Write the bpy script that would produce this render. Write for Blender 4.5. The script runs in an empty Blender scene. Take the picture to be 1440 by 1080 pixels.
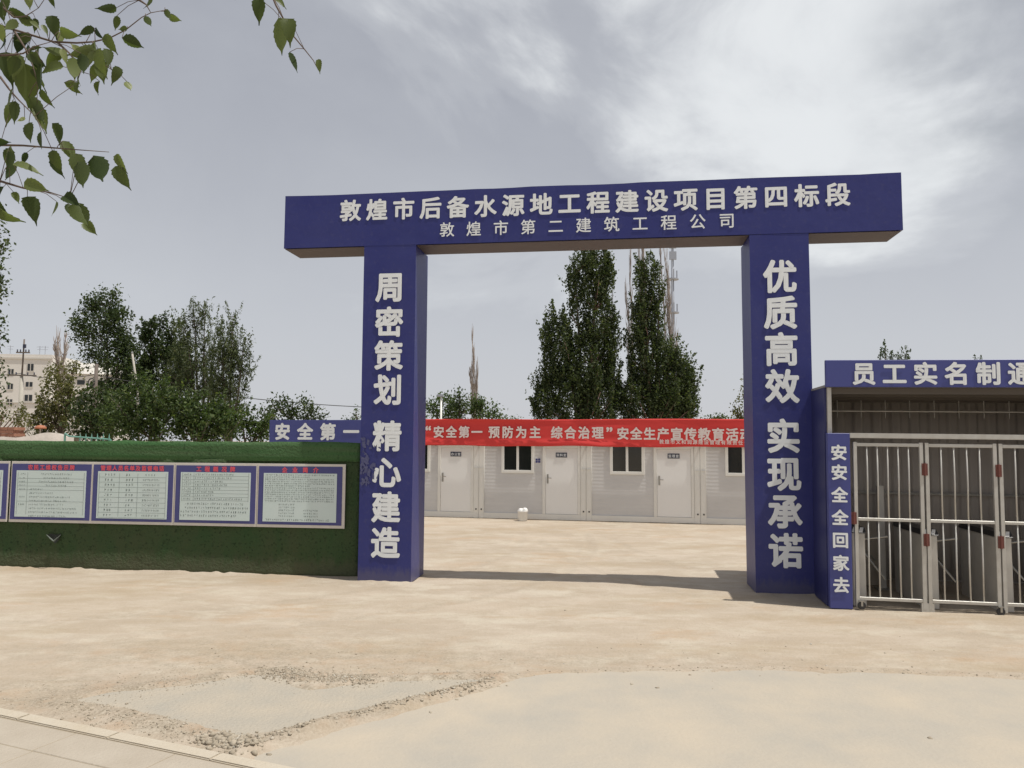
import bpy, bmesh, math, random
import numpy as np
from mathutils import Vector, Matrix

random.seed(7)
RNG = np.random.default_rng(11)
SC = bpy.context.scene
COL = SC.collection
R = math.radians

# ------------------------------------------------------------------ camera
F_PX, PITCH, ROLL, EYE = 1076.2, 0.0758, 0.0054, 2.1
cam_d = bpy.data.cameras.new('camera')
cam_d.sensor_fit = 'HORIZONTAL'
cam_d.sensor_width = 36.0
cam_d.lens = 36.0 * F_PX / 1440.0
cam_d.clip_start = 0.05
cam_d.clip_end = 5000
cam = bpy.data.objects.new('camera', cam_d)
COL.objects.link(cam)
_F = np.array([0, math.cos(PITCH), math.sin(PITCH)])
_U = np.array([0, -math.sin(PITCH), math.cos(PITCH)])
_X = np.array([1.0, 0, 0])
_R2 = _X * math.cos(ROLL) + _U * math.sin(ROLL)
_U2 = _U * math.cos(ROLL) - _X * math.sin(ROLL)
_C = np.array([0, 0, EYE])
mw = Matrix.Identity(4)
for i in range(3):
    mw[i][0], mw[i][1], mw[i][2], mw[i][3] = _R2[i], _U2[i], -_F[i], _C[i]
cam.matrix_world = mw
SC.camera = cam


def ray(px, py):
    return _F + _R2 * (px - 720) / F_PX + _U2 * (540 - py) / F_PX


def ground(px, py, z=0.0):
    d = ray(px, py)
    return _C + d * (z - EYE) / d[2]


def at(px, py, Y):
    d = ray(px, py)
    return _C + d * Y / d[1]


def pix(P):
    d = np.asarray(P, float) - _C
    z = d @ _F
    return 720 + F_PX * (d @ _R2) / z, 540 - F_PX * (d @ _U2) / z


# ------------------------------------------------------------------ sun, sky, exposure
GATE_YAW = -0.1344
_e = Vector((math.cos(GATE_YAW), math.sin(GATE_YAW), 0))
_n = Vector((-math.sin(GATE_YAW), math.cos(GATE_YAW), 0))
to_sun = (_e * 0.41 - _n * 0.10 + Vector((0, 0, 1))).normalized()
sun_d = bpy.data.lights.new('sun', 'SUN')
sun_d.energy = 3.9
sun_d.angle = R(0.6)
sun_d.color = (1.0, 0.96, 0.895)
sun = bpy.data.objects.new('sun', sun_d)
sun.rotation_euler = to_sun.to_track_quat('Z', 'Y').to_euler()
sun.location = (20, -10, 40)
COL.objects.link(sun)

world = bpy.data.worlds.new('World')
SC.world = world
world.use_nodes = True
WT = world.node_tree
WT.nodes.clear()


def wn(t, **kw):
    n = WT.nodes.new(t)
    for k, v in kw.items():
        setattr(n, k, v)
    return n


def wl(a, b):
    WT.links.new(a, b)


def wmath(op, a, b=None, clamp=False):
    n = wn('ShaderNodeMath', operation=op, use_clamp=clamp)
    for i, v in enumerate((a, b)):
        if v is None:
            continue
        if isinstance(v, (int, float)):
            n.inputs[i].default_value = v
        else:
            wl(v, n.inputs[i])
    return n.outputs[0]


def wramp(src, stops, interp='LINEAR'):
    n = wn('ShaderNodeValToRGB')
    cr = n.color_ramp
    cr.interpolation = interp
    while len(cr.elements) < len(stops):
        cr.elements.new(0.5)
    for el, (p, c) in zip(cr.elements, stops):
        el.position = p
        el.color = (*c, 1) if len(c) == 3 else c
    wl(src, n.inputs[0])
    return n.outputs[0]


def wmix(f, a, b):
    n = wn('ShaderNodeMix', data_type='RGBA')
    wl(f, n.inputs[0]) if not isinstance(f, (int, float)) else setattr(n.inputs[0], 'default_value', f)
    for s, v in ((n.inputs[6], a), (n.inputs[7], b)):
        if isinstance(v, tuple):
            s.default_value = (*v, 1)
        else:
            wl(v, s)
    return n.outputs[2]


tc = wn('ShaderNodeTexCoord')
dirv = tc.outputs['Generated']
sep = wn('ShaderNodeSeparateXYZ')
wl(dirv, sep.inputs[0])


def wnoise(scale, detail, rough, loc, stretch=(1, 1, 1), dist=0.0):
    mp = wn('ShaderNodeMapping')
    mp.inputs['Location'].default_value = loc
    mp.inputs['Scale'].default_value = stretch
    wl(dirv, mp.inputs[0])
    n = wn('ShaderNodeTexNoise')
    n.inputs['Scale'].default_value = scale
    n.inputs['Detail'].default_value = detail
    n.inputs['Roughness'].default_value = rough
    n.inputs['Distortion'].default_value = dist
    wl(mp.outputs[0], n.inputs['Vector'])
    return n.outputs['Fac']


def wspot(px, py, deg_out, deg_in):
    d = Vector(ray(px, py)).normalized()
    dp = wn('ShaderNodeVectorMath', operation='DOT_PRODUCT')
    nm = wn('ShaderNodeVectorMath', operation='NORMALIZE')
    wl(dirv, nm.inputs[0])
    wl(nm.outputs[0], dp.inputs[0])
    dp.inputs[1].default_value = d
    mr = wn('ShaderNodeMapRange', interpolation_type='SMOOTHSTEP')
    mr.inputs['From Min'].default_value = math.cos(R(deg_out))
    mr.inputs['From Max'].default_value = math.cos(R(deg_in))
    wl(dp.outputs['Value'], mr.inputs['Value'])
    return mr.outputs[0]


sky = wn('ShaderNodeTexSky', sky_type='NISHITA')
sky.sun_disc = False
sky.sun_elevation = math.asin(to_sun.z)
sky.sun_rotation = math.atan2(to_sun.x, to_sun.y)
sky.air_density = 1.0
sky.dust_density = 3.0
bg_sky = wn('ShaderNodeBackground')
bg_sky.inputs['Strength'].default_value = 0.09
wl(sky.outputs[0], bg_sky.inputs['Color'])

veil = wramp(sep.outputs['Z'], [(0.0, (0.60, 0.61, 0.64)), (0.12, (0.555, 0.57, 0.605)), (0.30, (0.455, 0.47, 0.51)),
                                (0.52, (0.36, 0.375, 0.42)), (1.0, (0.40, 0.415, 0.455))])
n_soft = wnoise(2.1, 7, 0.55, (3.1, 0.4, 1.7), (1, 1, 1.6), 0.35)
soft = wramp(n_soft, [(0.42, (0, 0, 0)), (0.72, (1, 1, 1))])
col = wmix(wmath('MULTIPLY', soft, 0.45), veil, (0.60, 0.62, 0.65))
n_big = wnoise(3.0, 9, 0.56, (0.35, 1.9, 0.2), (1, 1, 1.5), 0.5)
b1 = wspot(1130, 90, 19, 1)
b2 = wspot(980, 20, 11, 2)
b3 = wspot(1215, 235, 9, 1)
b4 = wspot(1000, -700, 40, 8)
bank = wmath('MAXIMUM', wmath('MAXIMUM', b1, wmath('MULTIPLY', b2, 0.8)), wmath('MAXIMUM', wmath('MULTIPLY', b3, 0.8), wmath('MULTIPLY', b4, 0.7)))
edge = wmath('ADD', wmath('MULTIPLY', bank, 0.95), wmath('SUBTRACT', wmath('MULTIPLY', n_big, 2.6), 1.50))
bankm = wramp(edge, [(0.0, (0, 0, 0)), (0.25, (0.16,) * 3), (0.85, (1, 1, 1))], 'EASE')
col = wmix(bankm, col, (0.81, 0.83, 0.84))
# a darker belly in the cloud bank toward its right end
d1 = wspot(1430, 90, 11, 0.5)
n_d = wnoise(5.5, 7, 0.55, (1.1, 0.3, 2.2), (1, 1, 2.0), 0.3)
dm = wmath('MULTIPLY', d1, wramp(n_d, [(0.38, (0, 0, 0)), (0.62, (1, 1, 1))]))
col = wmix(wmath('MULTIPLY', dm, 0.75), col, (0.40, 0.42, 0.45))
bg_cl = wn('ShaderNodeBackground')
bg_cl.inputs['Strength'].default_value = 1.0
wl(col, bg_cl.inputs['Color'])
ms = wn('ShaderNodeMixShader')
ms.inputs[0].default_value = 0.9
wl(bg_sky.outputs[0], ms.inputs[1])
wl(bg_cl.outputs[0], ms.inputs[2])
wo = wn('ShaderNodeOutputWorld')
wl(ms.outputs[0], wo.inputs[0])

SC.view_settings.view_transform = 'Standard'
SC.view_settings.look = 'None'
SC.view_settings.exposure = 0.08
SC.view_settings.gamma = 1.0
SC.render.engine = 'CYCLES'
SC.cycles.max_bounces = 6
SC.cycles.transparent_max_bounces = 8


# ------------------------------------------------------------------ materials
def material(name, color, rough=0.6, metal=0.0, var=0.0, vscale=3.0, vcol=None, stretch=(1, 1, 1), bump=0.0, bscale=40.0,
             spec=0.5, speck=0.0, sscale=120.0, scol=(0.05, 0.045, 0.04)):
    m = bpy.data.materials.new(name)
    m.use_nodes = True
    nt = m.node_tree
    b = nt.nodes['Principled BSDF']
    b.inputs['Base Color'].default_value = (*color, 1)
    b.inputs['Roughness'].default_value = rough
    b.inputs['Metallic'].default_value = metal
    b.inputs['Specular IOR Level'].default_value = spec
    t = nt.nodes.new('ShaderNodeTexCoord')
    src = None
    if var > 0:
        mp = nt.nodes.new('ShaderNodeMapping')
        mp.inputs['Scale'].default_value = stretch
        nt.links.new(t.outputs['Object'], mp.inputs[0])
        n = nt.nodes.new('ShaderNodeTexNoise')
        n.inputs['Scale'].default_value = vscale
        n.inputs['Detail'].default_value = 7
        n.inputs['Roughness'].default_value = 0.6
        nt.links.new(mp.outputs[0], n.inputs['Vector'])
        r = nt.nodes.new('ShaderNodeValToRGB')
        r.color_ramp.elements[0].position = 0.3
        r.color_ramp.elements[1].position = 0.72
        nt.links.new(n.outputs['Fac'], r.inputs[0])
        mx = nt.nodes.new('ShaderNodeMix')
        mx.data_type = 'RGBA'
        mx.inputs[6].default_value = (*color, 1)
        vc = vcol if vcol else tuple(c * 0.55 for c in color)
        mx.inputs[7].default_value = (*vc, 1)
        mu = nt.nodes.new('ShaderNodeMath')
        mu.operation = 'MULTIPLY'
        mu.inputs[1].default_value = var
        nt.links.new(r.outputs[0], mu.inputs[0])
        nt.links.new(mu.outputs[0], mx.inputs[0])
        src = mx.outputs[2]
    if speck > 0:
        n2 = nt.nodes.new('ShaderNodeTexNoise')
        n2.inputs['Scale'].default_value = sscale
        n2.inputs['Detail'].default_value = 3
        nt.links.new(t.outputs['Object'], n2.inputs['Vector'])
        r2 = nt.nodes.new('ShaderNodeValToRGB')
        r2.color_ramp.elements[0].position = 0.56
        r2.color_ramp.elements[1].position = 0.74
        nt.links.new(n2.outputs['Fac'], r2.inputs[0])
        mu2 = nt.nodes.new('ShaderNodeMath')
        mu2.operation = 'MULTIPLY'
        mu2.inputs[1].default_value = speck
        nt.links.new(r2.outputs[0], mu2.inputs[0])
        mx2 = nt.nodes.new('ShaderNodeMix')
        mx2.data_type = 'RGBA'
        nt.links.new(mu2.outputs[0], mx2.inputs[0])
        if src is None:
            mx2.inputs[6].default_value = (*color, 1)
        else:
            nt.links.new(src, mx2.inputs[6])
        mx2.inputs[7].default_value = (*scol, 1)
        src = mx2.outputs[2]
    if src is not None:
        nt.links.new(src, b.inputs['Base Color'])
    if bump > 0:
        n3 = nt.nodes.new('ShaderNodeTexNoise')
        n3.inputs['Scale'].default_value = bscale
        n3.inputs['Detail'].default_value = 6
        nt.links.new(t.outputs['Object'], n3.inputs['Vector'])
        bp = nt.nodes.new('ShaderNodeBump')
        bp.inputs['Strength'].default_value = bump
        bp.inputs['Distance'].default_value = 0.02
        nt.links.new(n3.outputs['Fac'], bp.inputs['Height'])
        nt.links.new(bp.outputs[0], b.inputs['Normal'])
    return m


def leaf_material(name, c1, c2, c3=None, trans=0.3, rough=0.5):
    m = bpy.data.materials.new(name)
    m.use_nodes = True
    nt = m.node_tree
    b = nt.nodes['Principled BSDF']
    b.inputs['Roughness'].default_value = rough
    b.inputs['Specular IOR Level'].default_value = 0.18
    g = nt.nodes.new('ShaderNodeNewGeometry')
    r = nt.nodes.new('ShaderNodeValToRGB')
    r.color_ramp.elements[0].color = (*c1, 1)
    r.color_ramp.elements[1].color = (*c2, 1)
    if c3:
        el = r.color_ramp.elements.new(0.9)
        el.color = (*c2, 1)
        r.color_ramp.elements[2].color = (*c3, 1)
    nt.links.new(g.outputs['Random Per Island'], r.inputs[0])
    nt.links.new(r.outputs[0], b.inputs['Base Color'])
    tr = nt.nodes.new('ShaderNodeBsdfTranslucent')
    sc_ = nt.nodes.new('ShaderNodeMix')
    sc_.data_type = 'RGBA'
    sc_.blend_type = 'MULTIPLY'
    sc_.inputs[0].default_value = 1.0
    sc_.inputs[7].default_value = (1.5, 1.7, 0.6, 1)
    nt.links.new(r.outputs[0], sc_.inputs[6])
    nt.links.new(sc_.outputs[2], tr.inputs['Color'])
    mx = nt.nodes.new('ShaderNodeMixShader')
    mx.inputs[0].default_value = trans
    nt.links.new(b.outputs[0], mx.inputs[1])
    nt.links.new(tr.outputs[0], mx.inputs[2])
    nt.links.new(mx.outputs[0], nt.nodes['Material Output'].inputs[0])
    return m


def wave_bump(m, axis, scale, strength, dist=0.02):
    nt = m.node_tree
    b = nt.nodes['Principled BSDF']
    t = nt.nodes.new('ShaderNodeTexCoord')
    w = nt.nodes.new('ShaderNodeTexWave')
    w.bands_direction = axis
    w.inputs['Scale'].default_value = scale
    w.inputs['Distortion'].default_value = 0.0
    nt.links.new(t.outputs['Object'], w.inputs['Vector'])
    bp = nt.nodes.new('ShaderNodeBump')
    bp.inputs['Strength'].default_value = strength
    bp.inputs['Distance'].default_value = dist
    nt.links.new(w.outputs['Fac'], bp.inputs['Height'])
    nt.links.new(bp.outputs[0], b.inputs['Normal'])


M = {}
M['blue'] = material('blue_painted_sheet', (0.028, 0.034, 0.168), 0.42, var=0.7, vscale=1.4, vcol=(0.048, 0.054, 0.185), bump=0.5, bscale=2.6, spec=0.28,
                     speck=0.10, sscale=14, scol=(0.16, 0.15, 0.19))


def add_dust(m, top, col, k=0.85):
    """mud splashed up from the ground: a ragged band of dirt at the foot (object Z)"""
    nt = m.node_tree
    b = nt.nodes['Principled BSDF']
    t = nt.nodes.new('ShaderNodeTexCoord')
    sp_ = nt.nodes.new('ShaderNodeSeparateXYZ')
    nt.links.new(t.outputs['Object'], sp_.inputs[0])
    n = nt.nodes.new('ShaderNodeTexNoise')
    n.inputs['Scale'].default_value = 6
    n.inputs['Detail'].default_value = 8
    n.inputs['Roughness'].default_value = 0.7
    mp = nt.nodes.new('ShaderNodeMapping')
    mp.inputs['Scale'].default_value = (2.2, 2.2, 0.8)
    nt.links.new(t.outputs['Object'], mp.inputs[0])
    nt.links.new(mp.outputs[0], n.inputs['Vector'])
    mr = nt.nodes.new('ShaderNodeMapRange')
    mr.inputs['From Min'].default_value = 0.0
    mr.inputs['From Max'].default_value = top
    mr.inputs['To Min'].default_value = 0.75
    mr.inputs['To Max'].default_value = -0.35
    nt.links.new(sp_.outputs['Z'], mr.inputs['Value'])
    ad = nt.nodes.new('ShaderNodeMath')
    ad.operation = 'ADD'
    nt.links.new(mr.outputs[0], ad.inputs[0])
    nt.links.new(n.outputs['Fac'], ad.inputs[1])
    r = nt.nodes.new('ShaderNodeValToRGB')
    r.color_ramp.elements[0].position = 0.62
    r.color_ramp.elements[1].position = 1.0
    nt.links.new(ad.outputs[0], r.inputs[0])
    mu = nt.nodes.new('ShaderNodeMath')
    mu.operation = 'MULTIPLY'
    mu.inputs[1].default_value = k
    nt.links.new(r.outputs[0], mu.inputs[0])
    mx = nt.nodes.new('ShaderNodeMix')
    mx.data_type = 'RGBA'
    nt.links.new(mu.outputs[0], mx.inputs[0])
    src = b.inputs['Base Color'].links[0].from_socket
    nt.links.new(src, mx.inputs[6])
    mx.inputs[7].default_value = (*col, 1)
    nt.links.new(mx.outputs[2], b.inputs['Base Color'])


add_dust(M['blue'], 0.40, (0.16, 0.145, 0.14), 0.35)
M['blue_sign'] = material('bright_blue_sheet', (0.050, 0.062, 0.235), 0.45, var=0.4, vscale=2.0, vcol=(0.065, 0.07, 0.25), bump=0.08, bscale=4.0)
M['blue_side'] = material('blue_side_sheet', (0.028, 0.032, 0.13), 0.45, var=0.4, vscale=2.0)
M['white_letter'] = material('white_lettering', (0.82, 0.85, 0.86), 0.6, var=0.4, vscale=7, vcol=(0.68, 0.71, 0.72))
M['turf'] = material('green_turf_cloth', (0.042, 0.082, 0.034), 0.9, var=0.95, vscale=1.6, vcol=(0.066, 0.082, 0.042), stretch=(1.6, 1, 0.7), bump=1.0, bscale=26, spec=0.12,
                     speck=0.6, sscale=24, scol=(0.010, 0.017, 0.009))
M['turf_top'] = material('green_turf_cloth_upper', (0.050, 0.125, 0.045), 0.9, var=0.95, vscale=3.0, vcol=(0.085, 0.130, 0.065), stretch=(0.12, 1, 4.5), bump=1.0, bscale=26, spec=0.12,
                         speck=0.5, sscale=22, scol=(0.015, 0.030, 0.013))
add_dust(M['turf'], 0.55, (0.11, 0.105, 0.07), 0.5)
M['board_white'] = material('board_white_edge', (0.66, 0.62, 0.56), 0.6, var=0.3, vscale=4)
M['board_blue'] = material('board_blue_field', (0.062, 0.066, 0.22), 0.5, var=0.3, vscale=5)
M['board_sheet'] = material('board_pale_green_sheet', (0.57, 0.68, 0.65), 0.55, var=0.5, vscale=2, vcol=(0.64, 0.70, 0.70))
M['red_letter'] = material('red_lettering', (0.72, 0.10, 0.14), 0.5)
M['ink'] = material('dark_print', (0.10, 0.13, 0.12), 0.6)
M['banner'] = material('red_banner_cloth', (0.70, 0.050, 0.042), 0.7, var=0.5, vscale=2.5, vcol=(0.60, 0.035, 0.035), stretch=(0.4, 1, 2.5))
M['banner_letter'] = material('banner_white_lettering', (0.80, 0.70, 0.66), 0.6)
M['cabin_wall'] = material('cabin_sandwich_panel', (0.68, 0.67, 0.655), 0.55, var=0.3, vscale=2.0, stretch=(0.4, 1, 1))
wave_bump(M['cabin_wall'], 'Z', 3.3, 0.3, 0.005)
M['cabin_white'] = material('cabin_white_paint', (0.82, 0.81, 0.76), 0.45, var=0.3, vscale=2.5, vcol=(0.70, 0.67, 0.60))
M['door_white'] = material('cabin_door_paint', (0.88, 0.875, 0.85), 0.4, var=0.25, vscale=1.8, vcol=(0.82, 0.80, 0.76))
M['glass'] = material('dark_window_glass', (0.018, 0.020, 0.020), 0.08, spec=0.6)
M['dark'] = material('dark_plate', (0.025, 0.03, 0.06), 0.5)
M['steel'] = material('bare_steel', (0.42, 0.41, 0.38), 0.38, metal=0.85, var=0.3, vscale=8)
M['galv'] = material('galvanised_tube', (0.54, 0.53, 0.49), 0.42, metal=0.25, var=0.5, vscale=9, vcol=(0.36, 0.33, 0.28))
M['rust'] = material('rusty_red_hinge', (0.17, 0.055, 0.042), 0.75, var=0.6, vscale=40, bump=0.3, bscale=120)
M['corrug'] = material('grey_brown_sheet', (0.46, 0.42, 0.375), 0.55, var=0.5, vscale=1.5, vcol=(0.36, 0.32, 0.29), stretch=(1, 1, 0.3))
M['roof_sheet'] = material('dull_roof_sheet', (0.30, 0.29, 0.27), 0.5, var=0.4)
M['tan'] = material('tan_board', (0.46, 0.39, 0.30), 0.6, var=0.4, vscale=5)
M['cabinet'] = material('turnstile_shell', (0.66, 0.63, 0.57), 0.4, metal=0.0, var=0.3, vscale=4)
M['black'] = material('black_plastic', (0.03, 0.03, 0.032), 0.4)
M['plastic_white'] = material('white_plastic', (0.80, 0.79, 0.76), 0.4, var=0.15, vscale=12)
M['bark'] = material('brown_bark', (0.13, 0.10, 0.08), 0.9, var=0.6, vscale=6, bump=0.6, bscale=30)
M['bark_dark'] = material('dark_purlin', (0.10, 0.085, 0.07), 0.7)
M['bark_pale'] = material('bleached_bark', (0.40, 0.35, 0.31), 0.9, var=0.6, vscale=3, vcol=(0.27, 0.20, 0.16))
M['bark_red'] = material('reddish_twigs', (0.22, 0.13, 0.10), 0.9, var=0.5, vscale=3)
M['wood_pole'] = material('weathered_pole', (0.16, 0.13, 0.11), 0.85, var=0.5, vscale=5)
M['concrete_pole'] = material('pale_concrete_pole', (0.46, 0.43, 0.37), 0.8, var=0.4, vscale=4)
M['mast'] = material('grey_mast_steel', (0.34, 0.36, 0.40), 0.5, metal=0.2)
M['wire'] = material('black_cable', (0.03, 0.03, 0.03), 0.6)
M['apartment'] = material('cream_render', (0.70, 0.67, 0.62), 0.8, var=0.35, vscale=0.15, vcol=(0.60, 0.56, 0.50))
M['apartment_white'] = material('white_parapet', (0.56, 0.53, 0.48), 0.7)
M['orange'] = material('orange_cloth', (0.40, 0.15, 0.075), 0.7, var=0.4, vscale=3)
M['brick'] = material('red_brick', (0.36, 0.17, 0.11), 0.85, var=0.6, vscale=3)
M['rubble_wall'] = material('pale_rubble', (0.52, 0.46, 0.40), 0.9, var=0.6, vscale=2, bump=0.8, bscale=8)
M['teal'] = material('teal_net', (0.16, 0.34, 0.28), 0.8, var=0.4, vscale=6)
M['leaf_poplar'] = leaf_material('poplar_leaves', (0.034, 0.050, 0.024), (0.080, 0.100, 0.044), (0.15, 0.16, 0.08), 0.36)
M['leaf_dark'] = leaf_material('dark_leaves', (0.030, 0.047, 0.023), (0.070, 0.094, 0.042), (0.13, 0.15, 0.075), 0.34)
M['leaf_mid'] = leaf_material('mid_green_leaves', (0.034, 0.058, 0.022), (0.090, 0.125, 0.046), (0.17, 0.19, 0.085), 0.32)
M['leaf_willow'] = leaf_material('willow_leaves', (0.050, 0.066, 0.036), (0.115, 0.135, 0.075), (0.19, 0.20, 0.13), 0.34)
M['leaf_olive'] = leaf_material('olive_leaves', (0.075, 0.080, 0.032), (0.15, 0.145, 0.062), (0.20, 0.18, 0.09), 0.3)
M['leaf_near'] = leaf_material('near_tree_leaves', (0.024, 0.040, 0.017), (0.125, 0.150, 0.062), (0.32, 0.35, 0.19), 0.36, 0.40)
M['twig'] = material('grey_brown_twig', (0.12, 0.085, 0.065), 0.8)


# ------------------------------------------------------------------ mesh builder
class MB:
    def __init__(self):
        self.v, self.f = [], []

    def box(self, x0, x1, y0, y1, z0, z1):
        b = len(self.v)
        self.v += [(x0, y0, z0), (x1, y0, z0), (x1, y1, z0), (x0, y1, z0), (x0, y0, z1), (x1, y0, z1), (x1, y1, z1), (x0, y1, z1)]
        self.f += [tuple(b + i for i in q) for q in ((0, 3, 2, 1), (4, 5, 6, 7), (0, 1, 5, 4), (1, 2, 6, 5), (2, 3, 7, 6), (3, 0, 4, 7))]
        return self

    def quad(self, a, b, c, d):
        n = len(self.v)
        self.v += [tuple(a), tuple(b), tuple(c), tuple(d)]
        self.f.append((n, n + 1, n + 2, n + 3))
        return self

    def prism(self, poly, z0, z1):
        """poly: list of (x,y) counter-clockwise"""
        n, b = len(poly), len(self.v)
        self.v += [(x, y, z0) for x, y in poly] + [(x, y, z1) for x, y in poly]
        self.f.append(tuple(b + n + i for i in range(n)))
        self.f.append(tuple(b + n - 1 - i for i in range(n)))
        for i in range(n):
            j = (i + 1) % n
            self.f.append((b + i, b + j, b + n + j, b + n + i))
        return self

    def tube(self, pts, radii, sides=6, cap=True):
        pts = [Vector(p) for p in pts]
        if isinstance(radii, (int, float)):
            radii = [radii] * len(pts)
        b = len(self.v)
        up = Vector((0.31, 0.17, 0.93))
        for i, p in enumerate(pts):
            t = (pts[min(i + 1, len(pts) - 1)] - pts[max(i - 1, 0)])
            t = t.normalized() if t.length > 1e-9 else Vector((0, 0, 1))
            a = t.cross(up)
            if a.length < 0.05:
                a = t.cross(Vector((1, 0, 0)))
            a.normalize()
            c = t.cross(a)
            for k in range(sides):
                an = 2 * math.pi * k / sides
                self.v.append(tuple(p + (a * math.cos(an) + c * math.sin(an)) * radii[i]))
        for i in range(len(pts) - 1):
            for k in range(sides):
                k2 = (k + 1) % sides
                self.f.append((b + i * sides + k, b + i * sides + k2, b + (i + 1) * sides + k2, b + (i + 1) * sides + k))
        if cap:
            self.f.append(tuple(b + k for k in reversed(range(sides))))
            e = b + (len(pts) - 1) * sides
            self.f.append(tuple(e + k for k in range(sides)))
        return self

    def lathe(self, prof, cx=0, cy=0, sides=24):
        b = len(self.v)
        for r, z in prof:
            for k in range(sides):
                an = 2 * math.pi * k / sides
                self.v.append((cx + r * math.cos(an), cy + r * math.sin(an), z))
        for i in range(len(prof) - 1):
            for k in range(sides):
                k2 = (k + 1) % sides
                self.f.append((b + i * sides + k, b + i * sides + k2, b + (i + 1) * sides + k2, b + (i + 1) * sides + k))
        self.f.append(tuple(b + k for k in reversed(range(sides))))
        e = b + (len(prof) - 1) * sides
        self.f.append(tuple(e + k for k in range(sides)))
        return self

    def build(self, name, mat, parent=None, bevel=0.0, smooth=False, segs=2):
        me = bpy.data.meshes.new(name)
        me.from_pydata(self.v, [], self.f)
        me.materials.append(M[mat] if isinstance(mat, str) else mat)
        if bevel > 0:
            bm = bmesh.new()
            bm.from_mesh(me)
            bmesh.ops.bevel(bm, geom=list(bm.edges), offset=bevel, segments=segs, affect='EDGES', clamp_overlap=True)
            bm.to_mesh(me)
            bm.free()
        if smooth:
            me.polygons.foreach_set('use_smooth', [True] * len(me.polygons))
        return link(name, me, parent)


def link(name, me, parent=None):
    o = bpy.data.objects.new(name, me)
    COL.objects.link(o)
    if parent is not None:
        o.parent = parent
    return o


def tag(o, label, cat, group=None, kind=None):
    if label:
        o['label'] = label
    if cat:
        o['category'] = cat
    if group:
        o['group'] = group
    if kind:
        o['kind'] = kind
    return o


def thing(name, loc, yaw, label, cat, group=None, tilt=0.0):
    o = bpy.data.objects.new(name, None)
    o.empty_display_size = 0.2
    COL.objects.link(o)
    o.location = loc
    o.rotation_euler = (0, tilt, yaw)
    return tag(o, label, cat, group)


def np_mesh(name, V, Fq, mat, parent=None, smooth=False):
    """fast mesh of equal-sized faces: V (n,3), Fq (m,k)"""
    V = np.ascontiguousarray(V, np.float32)
    Fq = np.ascontiguousarray(Fq, np.int32)
    me = bpy.data.meshes.new(name)
    me.vertices.add(len(V))
    me.vertices.foreach_set('co', V.ravel())
    k = Fq.shape[1]
    me.loops.add(Fq.size)
    me.loops.foreach_set('vertex_index', Fq.ravel())
    me.polygons.add(len(Fq))
    me.polygons.foreach_set('loop_start', np.arange(0, Fq.size, k, dtype=np.int32))
    me.polygons.foreach_set('loop_total', np.full(len(Fq), k, np.int32))
    if smooth:
        me.polygons.foreach_set('use_smooth', np.ones(len(Fq), bool))
    me.update(calc_edges=True)
    me.validate()
    me.materials.append(M[mat] if isinstance(mat, str) else mat)
    return link(name, me, parent)


def vnoise(x, y, seed=0):
    """smooth value noise"""
    x = np.asarray(x, float)
    y = np.asarray(y, float)
    xi, yi = np.floor(x).astype(int), np.floor(y).astype(int)
    fx, fy = x - xi, y - yi
    fx, fy = fx * fx * (3 - 2 * fx), fy * fy * (3 - 2 * fy)

    def h(a, b):
        n = (a * 374761393 + b * 668265263 + seed * 974711) & 0x7fffffff
        n = ((n ^ (n >> 13)) * 1274126177) & 0x7fffffff
        return ((n ^ (n >> 16)) & 0xffff) / 65535.0
    return (h(xi, yi) * (1 - fx) + h(xi + 1, yi) * fx) * (1 - fy) + (h(xi, yi + 1) * (1 - fx) + h(xi + 1, yi + 1) * fx) * fy


# ------------------------------------------------------------------ lettering
_tc = bpy.data.curves.new('glyph_source', 'FONT')
_tc.size = 1.0
_to = bpy.data.objects.new('glyph_source', _tc)
COL.objects.link(_to)
_glyphs = {}


def glyph(ch, weight, depth):
    k = (ch, weight, depth)
    if k not in _glyphs:
        _tc.body = ch
        _tc.offset = weight
        _tc.extrude = depth
        _tc.resolution_u = 3
        dg = bpy.context.evaluated_depsgraph_get()
        dg.update()
        me = bpy.data.meshes.new_from_object(_to.evaluated_get(dg))
        _glyphs[k] = ([tuple(v.co) for v in me.vertices], [tuple(p.vertices) for p in me.polygons])
        bpy.data.meshes.remove(me)
    return _glyphs[k]


def lettering(name, items, y, mat, parent, weight=0.026, depth=0.012, narrow=1.0):
    """items: (char, x, z, size) centres in the parent's local x-z plane, faces looking to -y"""
    mb = MB()
    for ch, x, z, s in items:
        V, Fs = glyph(ch, 0.0, 0.0)
        for k in range(8):                      # strokes thickened by layers of cut vinyl
            an = 2 * math.pi * k / 8 + 0.39
            ox, oz = weight * math.cos(an), weight * math.sin(an)
            b = len(mb.v)
            for (a, c, d) in V:
                mb.v.append((x + (a - 0.5 + ox) * s * narrow, y - 0.0004 * k, z + (c - 0.38 + oz) * s))
            mb.f += [tuple(b + i for i in f) for f in Fs]
    return mb.build(name, mat, parent)


def row(text, x0, x1, z, size, z1=None):
    n = len(text)
    out = []
    for i, ch in enumerate(text):
        t = i / (n - 1) if n > 1 else 0
        if ch != ' ':
            out.append((ch, x0 + (x1 - x0) * t, z + ((z1 if z1 is not None else z) - z) * t, size))
    return out


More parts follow.
